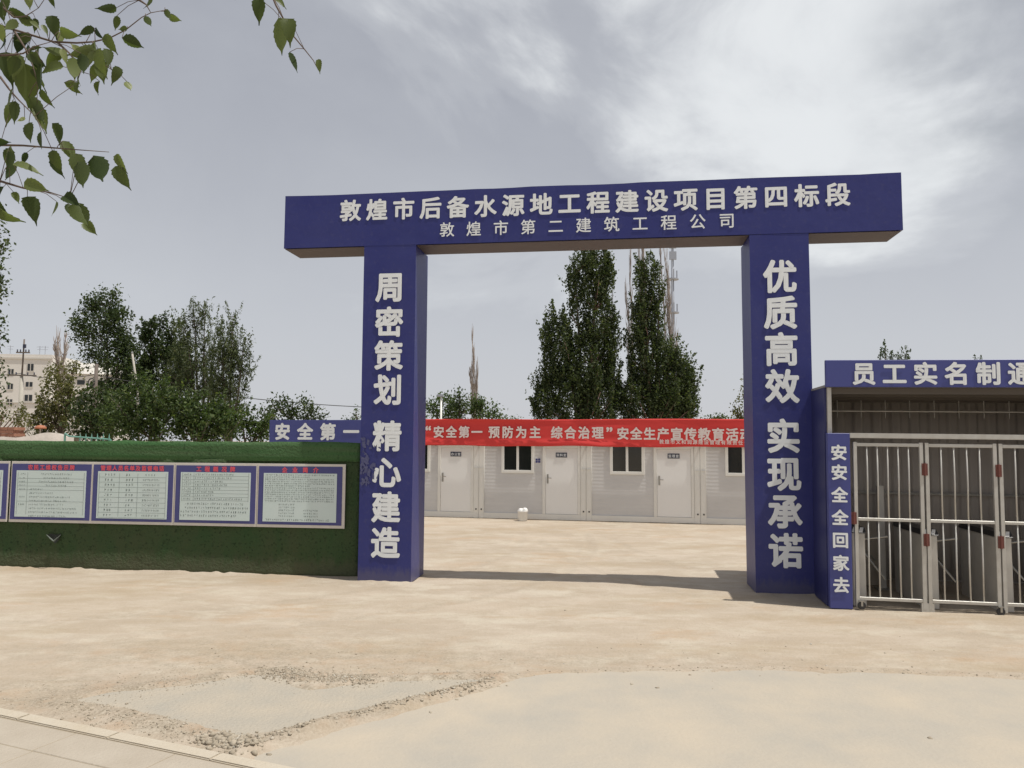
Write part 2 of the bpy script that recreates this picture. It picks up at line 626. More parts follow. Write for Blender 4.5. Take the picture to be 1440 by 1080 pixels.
# ------------------------------------------------------------------ ground
def ground_material():
    m = bpy.data.materials.new('dusty_ground')
    m.use_nodes = True
    nt = m.node_tree
    b = nt.nodes['Principled BSDF']
    b.inputs['Roughness'].default_value = 0.95
    b.inputs['Specular IOR Level'].default_value = 0.15
    t = nt.nodes.new('ShaderNodeTexCoord')

    def noise(scale, detail, stretch=(1, 1, 1), rot=0.0, rough=0.6):
        mp = nt.nodes.new('ShaderNodeMapping')
        mp.inputs['Scale'].default_value = stretch
        mp.inputs['Rotation'].default_value = (0, 0, rot)
        nt.links.new(t.outputs['Object'], mp.inputs[0])
        n = nt.nodes.new('ShaderNodeTexNoise')
        n.inputs['Scale'].default_value = scale
        n.inputs['Detail'].default_value = detail
        n.inputs['Roughness'].default_value = rough
        nt.links.new(mp.outputs[0], n.inputs['Vector'])
        return n.outputs['Fac']

    def ramp(src, a, c, k=1.0):
        r = nt.nodes.new('ShaderNodeValToRGB')
        r.color_ramp.elements[0].position = a
        r.color_ramp.elements[1].position = c
        nt.links.new(src, r.inputs[0])
        mu = nt.nodes.new('ShaderNodeMath')
        mu.operation = 'MULTIPLY'
        mu.inputs[1].default_value = k
        nt.links.new(r.outputs[0], mu.inputs[0])
        return mu.outputs[0]

    def mix(f, a, c):
        mx = nt.nodes.new('ShaderNodeMix')
        mx.data_type = 'RGBA'
        nt.links.new(f, mx.inputs[0])
        for s, v in ((mx.inputs[6], a), (mx.inputs[7], c)):
            if isinstance(v, tuple):
                s.default_value = (*v, 1)
            else:
                nt.links.new(v, s)
        return mx.outputs[2]
    c = mix(ramp(noise(0.35, 6, (0.6, 1.2, 1)), 0.35, 0.68), (0.445, 0.372, 0.288), (0.385, 0.323, 0.250))
    c = mix(ramp(noise(1.2, 8, (0.6, 1.2, 1), 0.12, 0.7), 0.45, 0.70, 0.75), c, (0.53, 0.462, 0.378))
    c = mix(ramp(noise(2.3, 9, (0.55, 1.2, 1), -0.1, 0.72), 0.50, 0.68, 0.6), c, (0.36, 0.295, 0.215))
    c = mix(ramp(noise(0.8, 8, (0.7, 1.2, 1), 0.3, 0.68), 0.54, 0.68, 0.65), c, (0.42, 0.30, 0.195))
    c = mix(ramp(noise(1.7, 9, (0.6, 1.0, 1), 0.4, 0.72), 0.50, 0.62, 0.7), c, (0.51, 0.455, 0.365))
    c = mix(ramp(noise(0.55, 9, (0.5, 1.3, 1), -0.25, 0.7), 0.50, 0.64, 0.75), c, (0.37, 0.295, 0.205))
    c = mix(ramp(noise(38, 5), 0.55, 0.78, 0.5), c, (0.30, 0.24, 0.175))
    c = mix(ramp(noise(130, 3), 0.60, 0.75, 0.45), c, (0.22, 0.18, 0.14))
    c = mix(ramp(noise(90, 3), 0.62, 0.78, 0.5), c, (0.60, 0.54, 0.44))
    at_ = nt.nodes.new('ShaderNodeAttribute')
    at_.attribute_name = 'grit'
    gv = mix(ramp(noise(45, 6), 0.38, 0.66), (0.245, 0.20, 0.145), (0.43, 0.375, 0.295))
    gv = mix(ramp(noise(3.0, 5), 0.50, 0.66, 0.6), gv, (0.40, 0.27, 0.17))
    gm = nt.nodes.new('ShaderNodeMath')
    gm.operation = 'MULTIPLY'
    nt.links.new(at_.outputs['Fac'], gm.inputs[0])
    nt.links.new(ramp(noise(7, 7), 0.30, 0.60), gm.inputs[1])
    c = mix(gm.outputs[0], c, gv)
    nt.links.new(c, b.inputs['Base Color'])
    bp = nt.nodes.new('ShaderNodeBump')
    bp.inputs['Strength'].default_value = 0.55
    bp.inputs['Distance'].default_value = 0.02
    ad = nt.nodes.new('ShaderNodeMath')
    ad.operation = 'ADD'
    nt.links.new(noise(28, 8), ad.inputs[0])
    nt.links.new(noise(5, 7, (0.8, 1.1, 1)), ad.inputs[1])
    nt.links.new(ad.outputs[0], bp.inputs['Height'])
    nt.links.new(bp.outputs[0], b.inputs['Normal'])
    return m


g2 = lambda px, py: tuple(ground(px, py)[:2])
apron_pts = [g2(700, 957), g2(770, 948), g2(860, 943.5), g2(980, 942), g2(1100, 942.5), g2(1280, 948), g2(1440, 955), (8.5, 6.3), (12, 5.4), (12, 1.0), (-0.3, 3.9),
             g2(395, 1086), g2(345, 1066), g2(400, 1046), g2(480, 1022), g2(560, 1000), g2(640, 978)]
patch_pts = [g2(72, 985), g2(150, 972), g2(235, 964), g2(330, 950), g2(395, 944), g2(415, 956), g2(440, 966), g2(500, 960), g2(580, 953), g2(690, 951), g2(700, 958),
             g2(640, 972), g2(560, 990), g2(480, 1008), g2(400, 1030), g2(335, 1042), g2(270, 1024), g2(200, 1010), g2(130, 996)]


def signed_dist(poly, x, y):
    """positive inside the outline"""
    P = np.array(poly)
    d = np.full(x.shape, 1e9)
    ins = np.zeros(x.shape, bool)
    for i in range(len(P)):
        a, b = P[i], P[(i + 1) % len(P)]
        e = b - a
        t = np.clip(((x - a[0]) * e[0] + (y - a[1]) * e[1]) / (e @ e), 0, 1)
        d = np.minimum(d, np.hypot(x - a[0] - t * e[0], y - a[1] - t * e[1]))
        c = (a[1] > y) != (b[1] > y)
        with np.errstate(divide='ignore', invalid='ignore'):
            xi = a[0] + (y - a[1]) * e[0] / (e[1] if e[1] != 0 else 1e-12)
        ins ^= c & (x < xi)
    return np.where(ins, d, -d)


def sstep(a, b, v):
    t = np.clip((v - a) / (b - a), 0, 1)
    return t * t * (3 - 2 * t)


def _arc(p0, p1, p2, n=40):
    t = np.linspace(0, 1, n)[:, None]
    return np.array(p0) * (1 - t) ** 2 + 2 * np.array(p1) * t * (1 - t) + np.array(p2) * t ** 2


TRACKS = [_arc((0.6, 17.0), (0.9, 9.2), (7.5, 8.0)), _arc((2.2, 17.0), (2.6, 10.4), (7.5, 9.4)), _arc((0.2, 18.0), (0.4, 9.0), (-9, 8.6)), _arc((1.7, 18.0), (2.0, 7.7), (-9, 7.5))]


def track_dist(x, y):
    d = np.full(x.shape, 1e9)
    for T in TRACKS:
        for a, b in zip(T[:-1], T[1:]):
            e = b - a
            t = np.clip(((x - a[0]) * e[0] + (y - a[1]) * e[1]) / (e @ e), 0, 1)
            d = np.minimum(d, np.hypot(x - a[0] - t * e[0], y - a[1] - t * e[1]))
    return d


def ground_z(x, y):
    fine_ = vnoise(x * 2.1, y * 3.0, 71)
    finer_ = vnoise(x * 9, y * 9, 72)
    z = -0.018 * (0.5 * vnoise(x * 0.7, y * 1.1, 1) + 0.3 * vnoise(x * 2.1 + 5, y * 2.9, 2) + 0.2 * vnoise(x * 7, y * 9, 3))
    fine = vnoise(x * 3.1, y * 4.0, 61) * 0.6 + vnoise(x * 9, y * 11, 62) * 0.4
    finer = vnoise(x * 24, y * 26, 63)
    for poly, amp in ((apron_pts, 0.010), (patch_pts, 0.016)):
        s = signed_dist(poly, x, y) + (fine - .5) * 0.16
        z = z + (0.012 + amp * fine + 0.008 * finer) * np.exp(-(np.abs(s) / 0.17) ** 2) - 0.035 * sstep(0.0, 0.16, s)
    td = track_dist(x, y)
    z = z - 0.007 * np.exp(-(td / 0.10) ** 4) * (0.4 + 0.6 * fine_) + 0.006 * np.exp(-((td - 0.16) / 0.04) ** 2) * fine_
    # dust heaped against the hoarding and round the pillar feet
    for (ax, ay, bx, by, w) in ((-2.377, 12.064, -11.8, 13.28, 0.10), (-2.30, 11.74, -1.50, 11.62, 0.09), (3.45, 10.96, 4.27, 10.85, 0.09)):
        ex, ey = bx - ax, by - ay
        t = np.clip(((x - ax) * ex + (y - ay) * ey) / (ex * ex + ey * ey), 0, 1)
        d = np.hypot(x - ax - t * ex, y - ay - t * ey)
        z = z + (0.010 + 0.045 * fine_ * finer_) * np.exp(-(d / w) ** 2)
    # broken crust between the two
    ra, rb = np.array(g2(345, 1056)), np.array(g2(695, 964))
    e = rb - ra
    t = np.clip(((x - ra[0]) * e[0] + (y - ra[1]) * e[1]) / (e @ e), 0, 1)
    d = np.hypot(x - ra[0] - t * e[0], y - ra[1] - t * e[1])
    z = z + (0.006 + 0.030 * finer * fine + 0.012 * fine) * np.exp(-(d / 0.07) ** 2) * (1.25 - 0.8 * t)
    return z


def build_ground():
    xs = np.concatenate([[-1500, -600, -200, -80, -40, -25], np.arange(-16, -5, 0.1), np.arange(-5, 6.5, 0.035), np.arange(6.5, 13.01, 0.1), [20, 40, 80, 200, 600, 1500]])
    ys = np.concatenate([[-300, -60, -15, 0], np.arange(3.0, 4.9, 0.1), np.arange(4.9, 8.2, 0.035), np.arange(8.2, 13.4, 0.05), np.arange(13.4, 24.01, 0.1), [30, 45, 80, 160, 500, 2500]])
    X, Y = np.meshgrid(xs, ys)
    Z = ground_z(X, Y)
    V = np.stack([X.ravel(), Y.ravel(), Z.ravel()], 1)
    nx, ny = len(xs), len(ys)
    i = np.arange(ny - 1)[:, None] * nx + np.arange(nx - 1)[None]
    Fq = np.stack([i, i + 1, i + nx + 1, i + nx], -1).reshape(-1, 4)
    o = np_mesh('ground', V, Fq, ground_material(), smooth=True)
    x, y = X.ravel(), Y.ravel()
    s1 = signed_dist(patch_pts, x, y)
    s2 = signed_dist(apron_pts, x, y)
    g = np.maximum(0.95 * np.exp(-(np.minimum(s1, 0) / 0.28) ** 2), 0.45 * np.exp(-(s2 / 0.22) ** 2))
    left = np.exp(-((x + 3.6) / 1.3) ** 2 - ((y - 6.5) / 0.7) ** 2)
    brown = 0.60 * np.exp(-((x + 2.6) / 2.6) ** 2 - ((y - 7.7) / 0.9) ** 2) + 0.38 * np.exp(-((x - 1.5) / 3.0) ** 2 - ((y - 7.6) / 0.35) ** 2)
    trk = 0.38 * np.exp(-(track_dist(x, y) / 0.13) ** 2) * sstep(0.35, 0.65, vnoise(x * 0.9, y * 1.1, 91))
    g = np.clip(np.maximum(np.maximum(np.maximum(g, 0.8 * left), brown), trk), 0, 1)
    a = o.data.attributes.new('grit', 'FLOAT', 'POINT')
    a.data.foreach_set('value', g.astype(np.float32))
    o['kind'] = 'structure'
    return o


build_ground()


def wobble(pts, step, amp, seed):
    """densify a closed 2-D outline and roughen it"""
    out = []
    n = len(pts)
    for i in range(n):
        a, b = np.array(pts[i][:2]), np.array(pts[(i + 1) % n][:2])
        L = np.linalg.norm(b - a)
        k = max(1, int(L / step))
        d = (b - a) / max(L, 1e-9)
        nn = np.array([-d[1], d[0]])
        for j in range(k):
            p = a + (b - a) * j / k
            s = (vnoise(p[0] * 4, p[1] * 4, seed) - 0.5) * 1.2 + (vnoise(p[0] * 15, p[1] * 15, seed + 3) - 0.5) * 0.8
            out.append(tuple(p + nn * amp * s))
    return out


def slab(name, outline, z0, z1, mat):
    """thin slab with a real edge, triangulated"""
    bm = bmesh.new()
    top = [bm.verts.new((x, y, z1)) for x, y in outline]
    bot = [bm.verts.new((x, y, z0)) for x, y in outline]
    n = len(top)
    for i in range(n):
        j = (i + 1) % n
        bm.faces.new((bot[i], bot[j], top[j], top[i]))
    f = bm.faces.new(top)
    bmesh.ops.triangulate(bm, faces=[f])
    bmesh.ops.recalc_face_normals(bm, faces=list(bm.faces))
    me = bpy.data.meshes.new(name)
    bm.to_mesh(me)
    bm.free()
    me.materials.append(mat)
    o = link(name, me)
    o['kind'] = 'structure'
    return o


m_apron = material('dusty_concrete', (0.455, 0.395, 0.31), 0.9, var=1.0, vscale=1.3, vcol=(0.365, 0.338, 0.29), bump=0.25, bscale=30, spec=0.2, speck=0.25, sscale=70, scol=(0.36, 0.31, 0.24))
m_patch = material('grey_cement', (0.365, 0.335, 0.28), 0.9, var=1.0, vscale=2.8, vcol=(0.43, 0.375, 0.295), bump=0.7, bscale=35, spec=0.2, speck=0.4, sscale=60, scol=(0.33, 0.29, 0.23))
slab('concrete_apron', wobble(list(reversed(apron_pts)), 0.08, 0.035, 5), -0.012, 0.004, m_apron)
slab('cement_patch', wobble(list(reversed(patch_pts)), 0.05, 0.05, 9), -0.012, -0.001, m_patch)

# pavement with its kerb, bottom left
KO = np.array([-3.923, 6.061])
KE = np.array([0.925, -0.380])
KN = np.array([-0.380, -0.925])
m_kerb = material('pale_kerb_stone', (0.50, 0.45, 0.37), 0.85, var=0.7, vscale=2.2, vcol=(0.43, 0.36, 0.26), bump=0.4, bscale=40, spec=0.2, speck=0.3, sscale=80, scol=(0.34, 0.28, 0.21))
m_pave = material('pavement_slab', (0.425, 0.375, 0.305), 0.9, var=0.9, vscale=2.2, vcol=(0.36, 0.31, 0.245), bump=0.35, bscale=45, spec=0.2, speck=0.35, sscale=90, scol=(0.31, 0.26, 0.20))


def kpt(s, n):
    p = KO + KE * s + KN * n
    return (p[0], p[1])


mb = MB()
for k in range(-6, 8):
    a, b = 0.35 + k * 0.92, 0.35 + (k + 1) * 0.92 - 0.006
    mb.prism([kpt(a, 0.115), kpt(b, 0.115), kpt(b, 0.0), kpt(a, 0.0)], -0.15, 0.045)
o = mb.build('kerb', m_kerb, bevel=0.008)
o['kind'] = 'structure'
mb = MB()
for k in range(-6, 8):
    for j in range(9):
        a, b = 0.07 + k * 0.92 + 0.02 * j, 0.07 + (k + 1) * 0.92 - 0.012 + 0.02 * j
        n0 = 0.127 + j * 0.335
        dz = random.uniform(-0.003, 0.003)
        mb.prism([kpt(a, n0 + 0.325), kpt(b, n0 + 0.325), kpt(b, n0), kpt(a, n0)], -0.1, 0.036 + dz)
o = mb.build('pavement', m_pave, bevel=0.004, segs=1)
o['kind'] = 'structure'
mb = MB()
mb.prism([kpt(-6, 3.2), kpt(7, 3.2), kpt(7, 0.113), kpt(-6, 0.113)], -0.1, 0.032)
o = mb.build('pavement_bed', material('sand_in_joints', (0.30, 0.25, 0.18), 0.95))
o['kind'] = 'structure'


# loose stones and gravel
def stones(name, spec, mat, label):
    bm0 = bmesh.new()
    bmesh.ops.create_icosphere(bm0, subdivisions=1, radius=1.0)
    base = np.array([v.co[:] for v in bm0.verts])
    fac = np.array([[v.index for v in f.verts] for f in bm0.faces])
    bm0.free()
    n = len(spec)
    V = np.zeros((n, len(base), 3))
    sx_, sy_ = np.array([q[0] for q in spec]), np.array([q[1] for q in spec])
    gz = np.where((signed_dist(patch_pts, sx_, sy_) > 0) | (signed_dist(apron_pts, sx_, sy_) > 0), np.maximum(ground_z(sx_, sy_), 0.0), ground_z(sx_, sy_))
    for i, (x, y, r) in enumerate(spec):
        q = base * (1 + RNG.uniform(-0.42, 0.42, (len(base), 1)))
        q = q * RNG.uniform(0.65, 1.25, 3) * np.array([1, 1, 0.72])
        an = RNG.uniform(0, 6.28)
        c, s = math.cos(an), math.sin(an)
        q = q @ np.array([[c, s, 0], [-s, c, 0], [0, 0, 1]])
        V[i] = q * r + np.array([x, y, gz[i] + r * 0.12])
    Fq = (np.arange(n)[:, None, None] * len(base) + fac[None]).reshape(-1, 3)
    o = np_mesh(name, V.reshape(-1, 3), Fq, mat)
    return tag(o, label, None, kind='stuff')


m_stone = leaf_material('loose_stone', (0.28, 0.23, 0.17), (0.42, 0.37, 0.29), (0.50, 0.47, 0.41), 0.0, 0.95)
m_rubble = leaf_material('broken_concrete', (0.31, 0.265, 0.20), (0.42, 0.365, 0.285), (0.47, 0.43, 0.36), 0.0, 0.95)


def along(poly, n, spread, r0, r1, power=2.0):
    out = []
    P = [ground(*p)[:2] for p in poly]
    L = [np.linalg.norm(P[i + 1] - P[i]) for i in range(len(P) - 1)]
    tot = sum(L)
    for _ in range(n):
        t = RNG.uniform(0, tot)
        i = 0
        while i < len(L) - 1 and t > L[i]:
            t -= L[i]
            i += 1
        p = P[i] + (P[i + 1] - P[i]) * min(1, t / L[i]) + RNG.normal(0, spread, 2)
        out.append((p[0], p[1], r0 + (r1 - r0) * RNG.uniform() ** power))
    return out


big = along([(695, 962), (640, 976), (560, 994), (480, 1013), (400, 1036), (345, 1055)], 1100, 0.05, 0.003, 0.020, 4.0)
big += along([(345, 1055), (325, 1048), (300, 1040)], 600, 0.08, 0.004, 0.028, 3.4)
big += along([(300, 1040), (240, 1022), (150, 1000), (80, 990)], 450, 0.07, 0.003, 0.013, 3.2)
stones('concrete_rubble', big, m_rubble, 'broken concrete lumps along the edge of the grey cement patch')
small = along([(385, 945), (420, 950), (470, 955), (520, 957)], 1500, 0.09, 0.003, 0.013, 2.2)
small += along([(180, 968), (300, 955), (400, 942), (560, 950), (700, 952)], 600, 0.10, 0.003, 0.010, 3.0)
small += along([(0, 985), (70, 980), (180, 965), (300, 940)], 600, 0.25, 0.003, 0.009, 3.2)
small += along([(700, 950), (860, 943), (1100, 940), (1440, 952)], 260, 0.05, 0.003, 0.011, 3.0)
small += along([(250, 925), (600, 935), (900, 930), (1300, 930)], 260, 0.5, 0.003, 0.012, 4.0)
small += along([(100, 1005), (200, 1025), (300, 1050)], 260, 0.08, 0.003, 0.012, 3.0)
for p in [(432, 931), (605, 1003), (888, 963), (970, 950), (924, 968), (795, 857), (1308, 1039), (1140, 905), (178, 990), (168, 960), (258, 803), (334, 806), (1245, 917)]:
    g = ground(*p)
    small.append((g[0], g[1], 0.018))
stones('gravel', small, m_stone, 'small grey and brown gravel scattered over the dusty ground')

# ------------------------------------------------------------------ gate
gate = thing('gateway', (-2.315, 11.740, 0), GATE_YAW, 'tall dark blue entrance archway with white lettering on beam and both pillars', 'archway')
GW, GP, GH, GT = 6.645, 0.827, 5.137, 5.975


def wavy_box(x0, x1, y0, y1, z0, z1, amp, seed, step=0.28):
    """box of thin sheet: faces slightly buckled"""
    bm = bmesh.new()
    bmesh.ops.create_cube(bm, size=1.0)
    for v in bm.verts:
        v.co = Vector((x0 + (v.co.x + .5) * (x1 - x0), y0 + (v.co.y + .5) * (y1 - y0), z0 + (v.co.z + .5) * (z1 - z0)))
    for ax in range(3):
        lo, hi = ((x0, x1), (y0, y1), (z0, z1))[ax]
        k = max(1, int((hi - lo) / step))
        for i in range(1, k):
            no = Vector((0, 0, 0))
            no[ax] = 1
            co = Vector((0, 0, 0))
            co[ax] = lo + (hi - lo) * i / k
            bmesh.ops.bisect_plane(bm, geom=list(bm.verts) + list(bm.edges) + list(bm.faces), plane_co=co, plane_no=no)
    for v in bm.verts:
        p = v.co
        dz = float(vnoise(p.x * 2.3 + p.y, p.z * 0.9 + seed, seed) - .5)
        dy = float(vnoise(p.x * 1.7, p.z * 1.9 + p.y, seed + 4) - .5)
        if p.z > z0 + 0.02:
            p.z += amp * dz * (1.6 if p.z > z1 - .01 else 1.0)
        p.y += amp * 0.45 * dy
        p.x += amp * 0.5 * dz
    return bm


def bm_obj(bm, name, mat, parent, smooth=False):
    me = bpy.data.meshes.new(name)
    bm.to_mesh(me)
    bm.free()
    me.materials.append(M[mat])
    if smooth:
        me.polygons.foreach_set('use_smooth', [True] * len(me.polygons))
    return link(name, me, parent)


beam = bm_obj(wavy_box(-1.321, 7.933, 0.0, 0.604, GH, GT, 0.012, 3), 'crossbeam', 'blue', gate)
lettering('title_lettering', row('敦煌市后备水源地工程建设项目第四标段', -0.235, 7.06, 5.71, 0.35, 5.685), -0.005, 'white_letter', beam, 0.033, 0.008)
lettering('company_lettering', row('敦煌市第二建筑工程公司', 1.315, 5.50, 5.355, 0.238), -0.005, 'white_letter', beam, 0.014, 0.008)


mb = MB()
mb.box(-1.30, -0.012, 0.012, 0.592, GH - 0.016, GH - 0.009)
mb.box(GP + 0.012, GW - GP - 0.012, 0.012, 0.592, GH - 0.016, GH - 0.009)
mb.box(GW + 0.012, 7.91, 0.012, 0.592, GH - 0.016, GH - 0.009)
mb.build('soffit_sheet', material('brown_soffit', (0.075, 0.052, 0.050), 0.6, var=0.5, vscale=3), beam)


def gate_z(px, py):
    d = ray(px, py)
    o = np.array([-2.315, 11.740, 0])
    n = np.array(_n)
    P = _C + d * (np.dot(o - _C, n) / np.dot(d, n))
    return float((P - o) @ np.array(_e)), float(P[2])


for x0, text, zs, lab in ((0.0, '周密策划精心建造', [403.6, 452.7, 500, 548, 613, 664, 713, 763], 'left'),
                          (GW - GP, '优质高效实现承诺', [388.5, 439.5, 491, 543, 613, 666, 719, 774], 'right')):
    pil = bm_obj(wavy_box(x0, x0 + GP, 0.003, 0.759, 0.0, GH - 0.002, 0.010, 5 if x0 == 0 else 8), 'pillar', 'blue', gate)
    items = []
    for ch, py in zip(text, zs):
        pxc = 544 if x0 == 0 else 1097
        _, z = gate_z(pxc, py)
        items.append((ch, x0 + GP / 2 + (0.01 if x0 == 0 else 0.0), z, 0.475 if x0 == 0 else 0.495))
    lettering('lettering', items, -0.005, 'white_letter', pil, 0.036, 0.008, 0.96)
    if x0 == 0:
        # scraped, torn vinyl on the left pillar
        mb = MB()
        for i in range(46):
            cx = 0.02 + abs(random.gauss(0, 0.11))
            cz = random.uniform(1.45, 2.15)
            w, hh = random.uniform(0.004, 0.03), random.uniform(0.008, 0.07)
            a = random.uniform(-0.9, 0.9)
            pts = [(cx + math.cos(a) * w * u - math.sin(a) * hh * v, -0.0095, cz + math.sin(a) * w * u + math.cos(a) * hh * v)
                   for u, v in ((-1, -.6), (.7, -1), (1, .5), (-.5, 1))]
            pts = [(max(p[0], 0.004), p[1] - i * 0.00005, p[2]) for p in pts]
            mb.quad(*pts)
        mb.build('scuff_marks', material('scraped_paint', (0.11, 0.115, 0.20), 0.8, var=0.8, vscale=40, vcol=(0.035, 0.04, 0.15)), pil)

# ------------------------------------------------------------------ turf-covered hoarding
FY = R(-7.35)
fence = thing('hoarding', (-2.377, 12.064, 0), FY, 'long hoarding wrapped in dark green artificial turf, carrying the notice boards', 'hoarding')


def turf_sheet(name, x0, x1, z0, z1, y, mat, thick, seed, step=0.07):
    nx, nz = int((x1 - x0) / step) + 1, max(4, int((z1 - z0) / step) + 1)
    X, Z = np.meshgrid(np.linspace(x0, x1, nx), np.linspace(z0, z1, nz))
    Yf = y - 0.030 * vnoise(X * 1.2, Z * 1.6, seed) - 0.014 * vnoise(X * 5, Z * 6, seed + 1)
    top = (Z > z1 - 1e-6)
    Zd = Z + np.where(top, 0.02 * (vnoise(X * 3, Z, seed + 2) - .5) + 0.01 * (vnoise(X * 22, Z, seed + 7) - .5), 0)
    V = np.stack([X.ravel(), Yf.ravel(), Zd.ravel()], 1)
    Vb = np.stack([X.ravel(), np.full(X.size, y + thick), Zd.ravel()], 1)
    i = np.arange(nz - 1)[:, None] * nx + np.arange(nx - 1)[None]
    Fq = np.stack([i, i + 1, i + nx + 1, i + nx], -1).reshape(-1, 4)
    n = len(V)
    Fb = Fq[:, ::-1] + n
    sides = []
    for k in range(nx - 1):
        t = (nz - 1) * nx + k
        sides.append((t, t + 1, t + 1 + n, t + n))
        sides.append((k + 1, k, k + n, k + 1 + n))
    for k in range(nz - 1):
        sides.append((k * nx, (k + 1) * nx, (k + 1) * nx + n, k * nx + n))
        r = nx - 1
        sides.append(((k + 1) * nx + r, k * nx + r, k * nx + r + n, (k + 1) * nx + r + n))
    return np_mesh(name, np.vstack([V, Vb]), np.vstack([Fq, Fb, np.array(sides)]), mat, fence, smooth=False)


FL = -9.5
turf_sheet('turf_cover', FL, 0.02, -0.02, 1.80, 0.0, 'turf', 0.08, 21)
turf_sheet('turf_top_strip', FL, 0.02, 1.78, 2.085, -0.012, 'turf_top', 0.11, 31)
mb = MB()
for k in range(9):
    x = -0.25 - k * 1.1
    mb.box(x - 0.03, x + 0.03, 0.115, 0.175, -0.05, 2.0)
mb.box(FL, 0.0, 0.082, 0.113, 1.55, 1.61)
mb.box(FL, 0.0, 0.082, 0.113, 0.35, 0.41)
mb.build('support_frame', 'steel', fence)
# tear in the turf
mb = MB()
c = (-5.12, -0.055, 0.50)
rip = [(-.13, .05), (-.05, .07), (.02, .05), (.12, .07), (.08, -.03), (.02, -.09), (-.04, -.03)]
b = len(mb.v)
mb.v += [(c[0] + x, c[1] - 0.01 * (i % 2), c[2] + z) for i, (x, z) in enumerate(rip)]
mb.f.append(tuple(range(b, b + len(rip))))
mb.build('torn_patch', material('torn_backing', (0.022, 0.026, 0.022), 0.9), fence)
mb = MB()
mb.tube([(c[0] - .13, c[1] - .02, c[2] + .05), (c[0] - .03, c[1] - .045, c[2] - .01), (c[0] + .02, c[1] - .04, c[2] - .05), (c[0] + .12, c[1] - .02, c[2] + .05)], [0.004, 0.014, 0.016, 0.004], 5)
mb.build('torn_flap', material('turf_backing', (0.13, 0.15, 0.13), 0.8), fence)

# notice boards
BZ0, BZ1 = 0.79, 1.70
boards = [(-7.40, -6.008, '', 0, 0, 'notice board cut by the left edge of the photograph'),
          (-5.930, -4.509, '农民工维权告示牌', -5.60, -4.85, 'notice board with eight red title characters and a two-column table'),
          (-4.471, -3.079, '管理人员名单及监督电话', -4.30, -3.28, 'notice board with eleven red title characters above a three-column list'),
          (-3.030, -1.677, '工程概况牌', -2.64, -2.07, 'notice board with five red title characters and paragraphs under its table'),
          (-1.629, -0.257, '企业简介', -1.20, -0.69, 'rightmost notice board, four spaced red title characters over dense text')]


def print_strokes(mb, x, z, w, h, y):
    """one printed character at body size: a few short strokes"""
    for _ in range(3):
        if random.random() < 0.6:
            zz = z + random.uniform(-.45, .45) * h
            a, c = sorted((random.uniform(-.5, .1), random.uniform(0, .5)))
            mb.quad((x + a * w, y, zz), (x + c * w, y, zz), (x + c * w, y, zz + h * .16), (x + a * w, y, zz + h * .16))
        else:
            xx = x + random.uniform(-.4, .4) * w
            mb.quad((xx, y, z - h * .48), (xx + w * .16, y, z - h * .48), (xx + w * .16, y, z + h * .48), (xx, y, z + h * .48))


def hline(mb, x0, x1, z, y, t=0.0035):
    mb.quad((x0, y, z), (x1, y, z), (x1, y, z + t), (x0, y, z + t))


def vline(mb, x, z0, z1, y, t=0.0035):
    mb.quad((x, y, z0), (x + t, y, z0), (x + t, y, z1), (x, y, z1))


